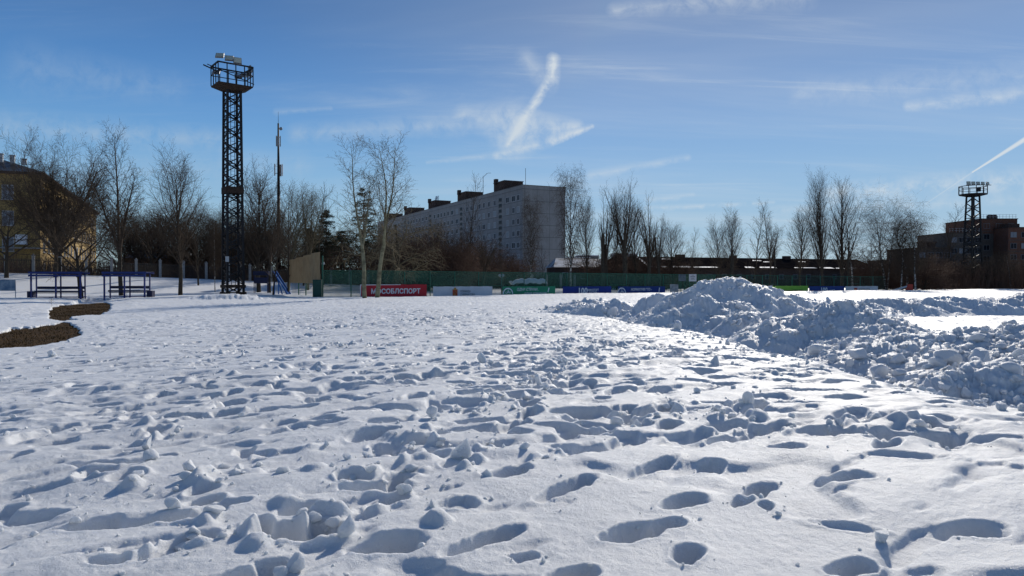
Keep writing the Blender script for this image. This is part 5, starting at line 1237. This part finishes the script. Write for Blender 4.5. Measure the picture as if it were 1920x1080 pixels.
def make_tree(kind, seed, H=10.0, r=None, tm='bark', cm='twig', stems=1, trunk_lv=1, lean=(0, 0), tw=1.28):
    C = SPEC[kind]; rg = random.Random(seed); out = [[] for _ in C]
    r = r or H * .015
    for k in range(stems):
        a = rg.random() * 6.28; d = unit(np.array([lean[0] + (.10 * math.cos(a) if stems > 1 else 0), lean[1] + (.10 * math.sin(a) if stems > 1 else 0), 1.]))
        # the trunk of short-boled kinds is shorter than the tree
        base = {'dense': .30, 'broad': .36, 'bush': .28, 'pollard': .42, 'weeping': .62, 'twin': .28, 'hero': .34}.get(kind, 1.0)
        grow(out, np.array([.12 * k * math.cos(a), .12 * k * math.sin(a), -.25]), d, H * base, r * (1 if k == 0 else .75), 0, C, rg)
    top = max(max(s[5] for s in lv) for lv in out if lv); sc = H / top
    def arr(L): A = np.array(L); A[:, :6] *= sc; A[:, 6:] *= (.5 + .5 * sc); return A
    tr = [s for lv in out[:trunk_lv] for s in lv]; cr = [(3 if i >= 2 else 5, lv) for i, lv in enumerate(out) if i >= trunk_lv and lv]
    Tm, Fm = tubes(arr(tr), 8); rt = empty(kind + '_proto')
    t = link('trunk', np_mesh('trunk', Tm, Fm, [M[tm]]), rt)
    Vs, Fs, n = [], [], 0
    for q, lv in cr:
        A = arr(lv); A[:, 6:] *= tw; V_, F_ = tubes(A, q); Vs.append(V_); Fs.append(F_ + n); n += len(V_)
    link('crown', np_mesh('crown', np.concatenate(Vs), np.concatenate(Fs), [M[cm]]), rt)
    return rt
def make_conifer(seed, H=10, spread=.26, pine=False):
    rg = random.Random(seed); rt = empty('conifer_proto'); tr = []; p = np.array([0, 0, -.3])
    for i in range(10): p2 = np.array([rg.gauss(0, .04), rg.gauss(0, .04), H * (i + 1) / 10]); tr.append((*p, *p2, .018 * H * (1 - i / 10.5), .018 * H * (1 - (i + 1) / 10.5))); p = p2
    V_, F_ = tubes(tr, 8); link('trunk', np_mesh('trunk', V_, F_, [M['bark']]), rt)
    Vn = []; br = []
    z = H * (.12 if not pine else .3)
    while z < H * .985:
        f = 1 - z / H; n = rg.randint(4, 6) if not pine else rg.randint(2, 3)
        for k in range(n):
            a = rg.random() * 6.28; L = H * spread * (f ** .75) * rg.uniform(.6, 1.25) + .2; dz = (rg.gauss(-.18, .1) if not pine else rg.gauss(.1, .3)) * L
            e = np.array([math.cos(a) * L, math.sin(a) * L, dz]); b0 = np.array([0, 0, z]); br.append((*b0, *(b0 + e), .05, .015))
            m_ = int(26 + L * 34)
            for q in range(m_):
                t = rg.random() ** .7; c = b0 + e * t + np.array([rg.gauss(0, .10 + .10 * L * (1 - t)), rg.gauss(0, .10 + .10 * L * (1 - t)), rg.gauss(-.05, .09)])
                s = rg.uniform(.10, .24); d1 = np.array([rg.gauss(0, 1), rg.gauss(0, 1), rg.gauss(0, .8)]); d1 = unit(d1 + e / (L + .1) * 1.2); d2 = unit(np.cross(d1, np.array([rg.gauss(0, 1), rg.gauss(0, 1), rg.gauss(0, 1)])))
                Vn += [c - d2 * s * .22, c + d2 * s * .22, c + d1 * s * 1.5]
        z += H * (.030 if not pine else .026) * rg.uniform(.6, 1.4)
    link('crown', np_mesh('crown', np.array(Vn), np.arange(len(Vn)).reshape(-1, 3), [M['needle']], smooth=False), rt)
    V_, F_ = tubes(br, 4); link('limbs', np_mesh('limbs', V_, F_, [M['bark']]), rt)
    return rt
PROTO = {}
def proto(key, fn):
    if key not in PROTO: PROTO[key] = [fn(), False]
    return PROTO[key]
KINDS = {
 'aspen1': lambda: make_tree('aspen', 1, 15, tm='bark_pale', cm='twig_pale'), 'aspen2': lambda: make_tree('aspen', 2, 15, tm='bark', cm='twig'), 'twin1': lambda: make_tree('twin', 3, 15), 'twin2': lambda: make_tree('twin', 4, 15, tm='bark_pale', cm='twig_pale'),
 'dense1': lambda: make_tree('dense', 5, 15, r=.26, tm='bark', cm='twig', tw=1.5), 'dense2': lambda: make_tree('dense', 6, 15, r=.24), 'broad1': lambda: make_tree('broad', 7, 13, r=.3), 'broad2': lambda: make_tree('broad', 8, 13, r=.26), 'broad3': lambda: make_tree('broad', 19, 13, r=.24, cm='twig_red'),
 'birch1': lambda: make_tree('birch', 9, 16, tm='birch'), 'birchw1': lambda: make_tree('birchwide', 10, 15, tm='birch', tw=.95), 'birchw2': lambda: make_tree('birchwide', 11, 15, tm='birch', stems=2, tw=.9), 'poplar1': lambda: make_tree('poplar', 12, 17, stems=2, r=.24, tw=.85), 'poplar2': lambda: make_tree('poplar', 13, 17, tw=.9),
 'pollard1': lambda: make_tree('pollard', 14, 13, r=.42), 'pollard2': lambda: make_tree('pollard', 15, 13, r=.38), 'slim1': lambda: make_tree('slim', 16, 11, r=.10), 'slim2': lambda: make_tree('slim', 17, 11, r=.09),
 'bush1': lambda: make_tree('bush', 18, 5, r=.12, cm='twig_red'), 'weep1': lambda: make_tree('weeping', 20, 7, r=.16, cm='twig_pale'), 'sap1': lambda: make_tree('sapling', 21, 2, r=.028),
 'hero1': lambda: make_tree('hero', 33, 16, r=.17, tm='bark_pale', cm='twig_pale', trunk_lv=2, lean=(-.02, 0)), 'hero2': lambda: make_tree('hero', 27, 16, r=.17, tm='bark_pale', cm='twig_pale', trunk_lv=2, lean=(.10, 0)),
 'fir1': lambda: make_conifer(1, 12, .24), 'pine1': lambda: make_conifer(2, 15, .24, True), 'fir2': lambda: make_conifer(3, 12, .28),
}
NAMES = {'aspen': 'aspen_tree', 'twin': 'aspen_tree', 'dense': 'lime_tree', 'broad': 'bare_tree', 'birch': 'birch_tree', 'birchw': 'birch_tree', 'poplar': 'poplar_tree', 'pollard': 'pollarded_tree', 'slim': 'young_tree', 'bush': 'bare_shrub', 'weep': 'willow_bush', 'sap': 'sapling', 'hero': 'aspen_tree', 'fir': 'spruce_tree', 'pine': 'pine_tree'}
def tree(kind, px, Y, ytop, rot=0.0, wide=1.0, label='', group=None, cat='tree', zb=None, wz=None):
    if kind not in PROTO:
        r_ = KINDS[kind](); PROTO[kind] = [r_, False]
        PROTO[kind].append(max(v.co.z for ch in r_.children for v in ch.data.vertices))
    pr = PROTO[kind]; o = pr[0] if not pr[1] else copy_tree(pr[0]); pr[1] = True
    x = xat(px, Y); z0 = (tz(x, Y) if Y < 125 else 0) if zb is None else zb; H = zat(ytop, Y) - z0; s = H / pr[2]
    o.location = (x, Y, z0); o.rotation_euler = (0, 0, R(rot)); o.scale = (s * wide, s * wide, s)
    o.name = NAMES[kind.rstrip('0123456789')]; tag(o, label, cat, group)
    return o
# single trees one can point at
tree('broad2', 12, 88, 318, 40, .9, 'dark bare tree rising from the bank at the very edge, before the ochre building')
tree('dense1', 104, 92, 222, 100, .85, 'biggest dense round-crowned bare tree, before the ochre building')
tree('dense1', 112, 96, 248, 250, .8, 'bare round-crowned tree crowding the biggest one on its right side')
tree('broad1', 152, 72, 358, 200, .85, 'dark spreading tree whose trunk stands at the right post of the first blue shelter')
tree('slim2', 168, 99, 350, 10, 1.1, 'thin bare tree before the far corner of the ochre building')
tree('twin1', 227, 79, 212, 0, .85, 'tall forked aspen behind the second blue shelter')
tree('aspen2', 338, 77, 252, 60, 1.05, 'tall bare aspen midway between the second shelter and the black mast')
tree('broad2', 285, 108, 358, 150, .9, 'broad bare tree deep behind the tall bare aspen')
tree('slim1', 372, 96, 372, 0, 1.3, 'thin bare tree just left of the pale dead-topped trunk')
tree('birch1', 403, 92, 384, 0, .45, 'pale dead-topped trunk standing close left of the black mast')
tree('aspen2', 485, 93, 292, 200, 1.3, 'high bare aspen right next to the telecom pole on its left')
tree('twin1', 505, 91, 312, 90, .9, 'bare forked aspen crossing the telecom pole')
tree('aspen1', 540, 100, 345, 30, 1.2, 'bare aspen just right of the telecom pole')
tree('slim2', 512, 78, 372, 30, 1.2, 'small dark-stemmed tree beside the blue slide')
tree('slim1', 540, 84, 330, 190, .9, 'very thin pale young tree before the tan sheeting')
tree('twin2', 577, 104, 332, 10, .9, 'pale-twigged bare aspen above the tan sheeting')
tree('slim2', 592, 108, 335, 100, 1.1, 'slender leader of bare branches beside the dark spruce')
tree('fir1', 612, 113, 388, 0, 1.1, 'dark pointed spruce behind the tan sheeting')
tree('pine1', 683, 106, 350, 0, 1.15, 'tall shaggy conifer between the two leaning pale aspens')
tree('fir2', 580, 122, 425, 50, 1.4, 'low dark spruce in the shade left of the pointed spruce')
tree('fir2', 640, 128, 430, 150, 1.5, 'dark low spruce filling the gap between the two conifers')
h1 = tree('hero1', 684, 64, 238, 0, 1.35, 'foreground aspen with sunlit pale bark leaning left over the red banner')
h2 = tree('hero2', 707, 67, 243, 0, 1.35, 'foreground aspen with pale bark leaning right over the red banner')
tree('weep1', 755, 82, 398, 0, 1.3, 'pale tangled drooping shrub-tree above the red banner end')
tree('broad3', 765, 100, 392, 60, 1.1, 'russet bare tree behind the drooping tangle')
tree('broad3', 790, 112, 412, 160, 1.0, 'russet bare tree at the far end of the grey apartment block')
tree('aspen2', 822, 108, 398, 60, .9, 'taller bare tree screening the far half of the apartment block')
tree('slim2', 876, 108, 322, 0, .9, 'slender bare tree sticking up above the apartment block roof')
tree('pollard2', 905, 104, 425, 40, .8, 'dark lopped tree before the stair windows of the apartment block')
tree('bush1', 850, 100, 455, 0, .9, 'brown bare thicket at the foot of the apartment block facade')
tree('birch1', 995, 98, 352, 140, .5, 'white-stemmed birch before the apartment block gable')
tree('slim1', 1018, 96, 452, 30, .9, 'small leaning dark tree before the apartment block gable')
tree('birch1', 1070, 100, 297, 0, .55, 'tallest birch close beside the apartment block corner')
tree('aspen2', 1100, 110, 345, 20, .7, 'leaning thin tree between the tallest birch and the first lopped trunk')
tree('pollard1', 1137, 108, 345, 0, .6, 'first lopped trunk with tall shoots, right of the tallest birch')
tree('pollard2', 1174, 106, 320, 90, .7, 'tallest of the lopped trees, above the blue banner with the arched emblem')
tree('aspen2', 1156, 113, 332, 200, .6, 'bare aspen between the first lopped trunk and the tallest lopped tree')
tree('aspen2', 1192, 112, 352, 50, .8, 'bare aspen close behind the tallest lopped tree')
tree('pollard1', 1215, 107, 355, 160, .68, 'lopped trunk with a fan of shoots just left of the dark snag')
tree('pollard2', 1238, 112, 392, 200, .5, 'dark snag with thin shoots above the grey rules sign')
tree('aspen2', 1262, 118, 398, 70, 1.2, 'low spreading bare tree at the end of the lopped row')
tree('slim2', 1292, 125, 424, 0, 1.0, 'lone small bare tree in the sky gap over the low building')
tree('aspen2', 1348, 122, 400, 100, 1.0, 'left small tree of the row over the low building ridge')
tree('aspen2', 1374, 124, 375, 10, .85, 'taller small tree standing just above the snow bank summit')
tree('slim2', 1412, 126, 388, 60, 1.3, 'thin bare tree between the two taller ones over the low roof')
tree('twin1', 1444, 122, 368, 30, .8, 'forked bare tree above the lime green banner')
tree('aspen2', 1500, 124, 372, 200, 1.0, 'loose bare tree left of the tall narrow poplars')
tree('poplar1', 1545, 112, 303, 0, 1.0, 'tallest narrow poplar of the far tree row')
tree('poplar2', 1578, 116, 325, 60, 1.15, 'second narrow poplar, merged with the tallest one')
tree('birchw1', 1598, 118, 345, 140, .75, 'shorter loose-crowned tree next to the pair of tall poplars')
tree('birchw2', 1662, 118, 330, 0, .9, 'wide drooping birch with the roundest crown, past the poplars')
tree('birchw1', 1702, 115, 362, 80, 1.0, 'drooping birch beside the round-crowned one, over the brick blocks')
tree('birch1', 1716, 108, 392, 200, .9, 'birch with two bright white stems over the tipped barrier')
tree('birch1', 1690, 110, 400, 70, .7, 'thin white-stemmed birch just left of the tipped barrier')
tree('slim1', 1638, 112, 440, 0, 1.3, 'low bare tree in the pale gap before the brick blocks')
tree('slim2', 1769, 150, 380, 0, 1.3, 'slender poplar between the two chimneys block and the distant mast')
tree('slim1', 1782, 158, 410, 60, 1.0, 'thin companion stem beside the slender poplar')
tree('birchw1', 1895, 120, 452, 20, .9, 'pale-trunked bare tree leaning before the orange brick block')
s_ = tree('sap1', 97, 48, 556, 0, 1.0, 'small bare sapling at the corner of the melted grass', zb=-.05); tree('sap1', 236, 62, 548, 120, .8, 'small bare sapling below the second blue shelter', zb=0.0)
# stubs: lopped poles beside the shoots
for k, (px, Y, yt, lb) in enumerate(((1130, 105, 438, 'bare dark pole-like snag beside the first lopped trunk'), (1171, 103, 436, 'thick dark snag at the foot of the tallest lopped tree'), (1236, 108, 445, 'leaning dark snag above the grey rules sign'), (1372, 112, 468, 'stout dark snag behind the snow bank summit'), (1452, 112, 471, 'thin black stake-like snag right of the snow bank summit'), (1590, 112, 463, 'dark snag at the foot of the poplars'))):
    x = xat(px, Y); z0 = tz(x, Y); H = zat(yt, Y) - z0; r_ = .30 if k in (0, 1, 3) else .17; o = empty('tree_snag', (x, Y, z0)); tag(o, lb, 'tree stump', 'lopped dead trunks behind the court fence')
    b = MB(); p = Vector((0, 0, -.2)); rg = random.Random(k)
    for i in range(6):
        q = Vector((rg.gauss(0, .05) + (-.12 * i if k == 2 else 0), rg.gauss(0, .05), H * (i + 1) / 6)); b.tube(p, q, r_ * (1 - .05 * i), r_ * (1 - .05 * (i + 1)), 8); p = q
    b.build('trunk', M['bark'], o)
    b = MB()
    for i in range(5): a = rg.random() * 6; zz = H * rg.uniform(.45, .98); b.tube((0, 0, zz), (.5 * math.cos(a), .5 * math.sin(a), zz + .5), .05, .02, 5)
    b.build('branch_stubs', M['bark'], o)
# the dark wood behind the iron fence
rg = random.Random(77)
LANDM = [(240, 'above the second blue shelter'), (335, 'around the tall bare aspen'), (437, 'in line with the black lattice mast'), (523, 'in line with the telecom pole'), (575, 'over the tan sheeting'), (640, 'left of the pale aspens'), (740, 'over the red banner'), (868, 'over the crest banner'),
         (990, 'over the snow-capped car'), (1100, 'over the blue 100 banner'), (1203, 'over the arched emblem banner'), (1300, 'by the white rules sign'), (1617, 'over the last white banner'), (1700, 'over the tipped barrier'), (1760, 'near the slender poplar'), (1824, 'about the distant mast'), (1900, 'below the orange block')]
def wood(n, x0, x1, Y0, Y1, t0, t1, kinds, label, group):
    for k in range(n):
        px = x0 + (x1 - x0) * (k + rg.random()) / n; Y = rg.uniform(Y0, Y1)
        lm = min(LANDM, key=lambda q: abs(q[0] - px))[1]
        tree(rg.choice(kinds), px, Y, rg.uniform(t0, t1), rg.uniform(0, 360), rg.uniform(.9, 1.3), label + ', ' + lm, group)
wood(20, 205, 620, 112, 140, 368, 425, ['broad1', 'broad2', 'broad3', 'dense2', 'dense1', 'aspen2'], 'bare dark wood tree', 'bare trees of the wood behind the iron fence')
wood(16, 215, 800, 105, 140, 415, 465, ['broad1', 'broad3', 'bush1', 'broad2'], 'low bare tree in the brown undergrowth', 'low trees of the brown undergrowth')
wood(13, 690, 860, 95, 125, 395, 450, ['broad3', 'bush1', 'broad2'], 'russet bare tree behind the netting', 'russet trees behind the green netting')
wood(10, 830, 975, 100, 150, 440, 485, ['bush1', 'broad3', 'slim1'], 'small bare tree before the apartment block', 'small trees before the apartment block')
wood(12, 1060, 1330, 112, 122, 455, 492, ['bush1', 'broad3', 'slim2', 'bush1'], 'low dark shrub between the lopped trunks', 'low shrubs between the lopped trunks')
wood(12, 1590, 1760, 112, 150, 455, 498, ['bush1', 'broad2', 'bush1', 'slim1'], 'low dark thicket tree', 'thicket before the brick blocks')
wood(20, 1730, 1960, 120, 170, 450, 500, ['bush1', 'broad3', 'broad2', 'broad1'], 'dark bare tree before the brick blocks', 'dark trees at the foot of the brick blocks')
# far wood on the skyline, one mass
def far_wood():
    rgf = random.Random(2); S = []
    for k in range(2600):
        a = rgf.uniform(-48, 48); Y = rgf.uniform(330, 480); x = math.tan(R(a)) * Y; h = rgf.uniform(5, 9.5)
        S.append((x, Y, -1, x + rgf.gauss(0, .5), Y, h, .22, .05))
        for q in range(9): z = rgf.uniform(.2, .95) * h; S.append((x, Y, z, x + rgf.gauss(0, 2.2), Y + rgf.gauss(0, 1.5), z + rgf.uniform(.5, 2.4), .16, .06))
    V_, F_ = tubes(S, 3); o = link('far_woodland', np_mesh('far_woodland', V_, F_, [M['bark']])); tag(o, 'low dark line of distant bare woodland on the skyline', kind='stuff')
far_wood()
# dry scrub under the wood
def scrub():
    rgf = random.Random(6); S = []
    for k in range(5200):
        t = rgf.uniform(-6, 96); e = rgf.uniform(1.5, 26); x = FP[0] + FD[0] * t - FD[1] * e; y = FP[1] + FD[1] * t + FD[0] * e
        z = tz(x, y)
        for q in range(3): S.append((x, y, z - .05, x + rgf.gauss(0, .35), y + rgf.gauss(0, .35), z + rgf.uniform(.6, 3.0), .022, .01))
    for k in range(4200):
        Y = rgf.uniform(116, 175); px = rgf.uniform(1600, 2050); x = xat(px, Y)
        for q in range(3): S.append((x, Y, -.2, x + rgf.gauss(0, .6), Y + rgf.gauss(0, .4), rgf.uniform(1.2, 4.6), .035, .012))
    V_, F_ = tubes(S, 3); o = link('undergrowth', np_mesh('undergrowth', V_, F_, [M['twig_red']])); tag(o, 'tangled leafless brown undergrowth beneath the trees', kind='stuff')
scrub()
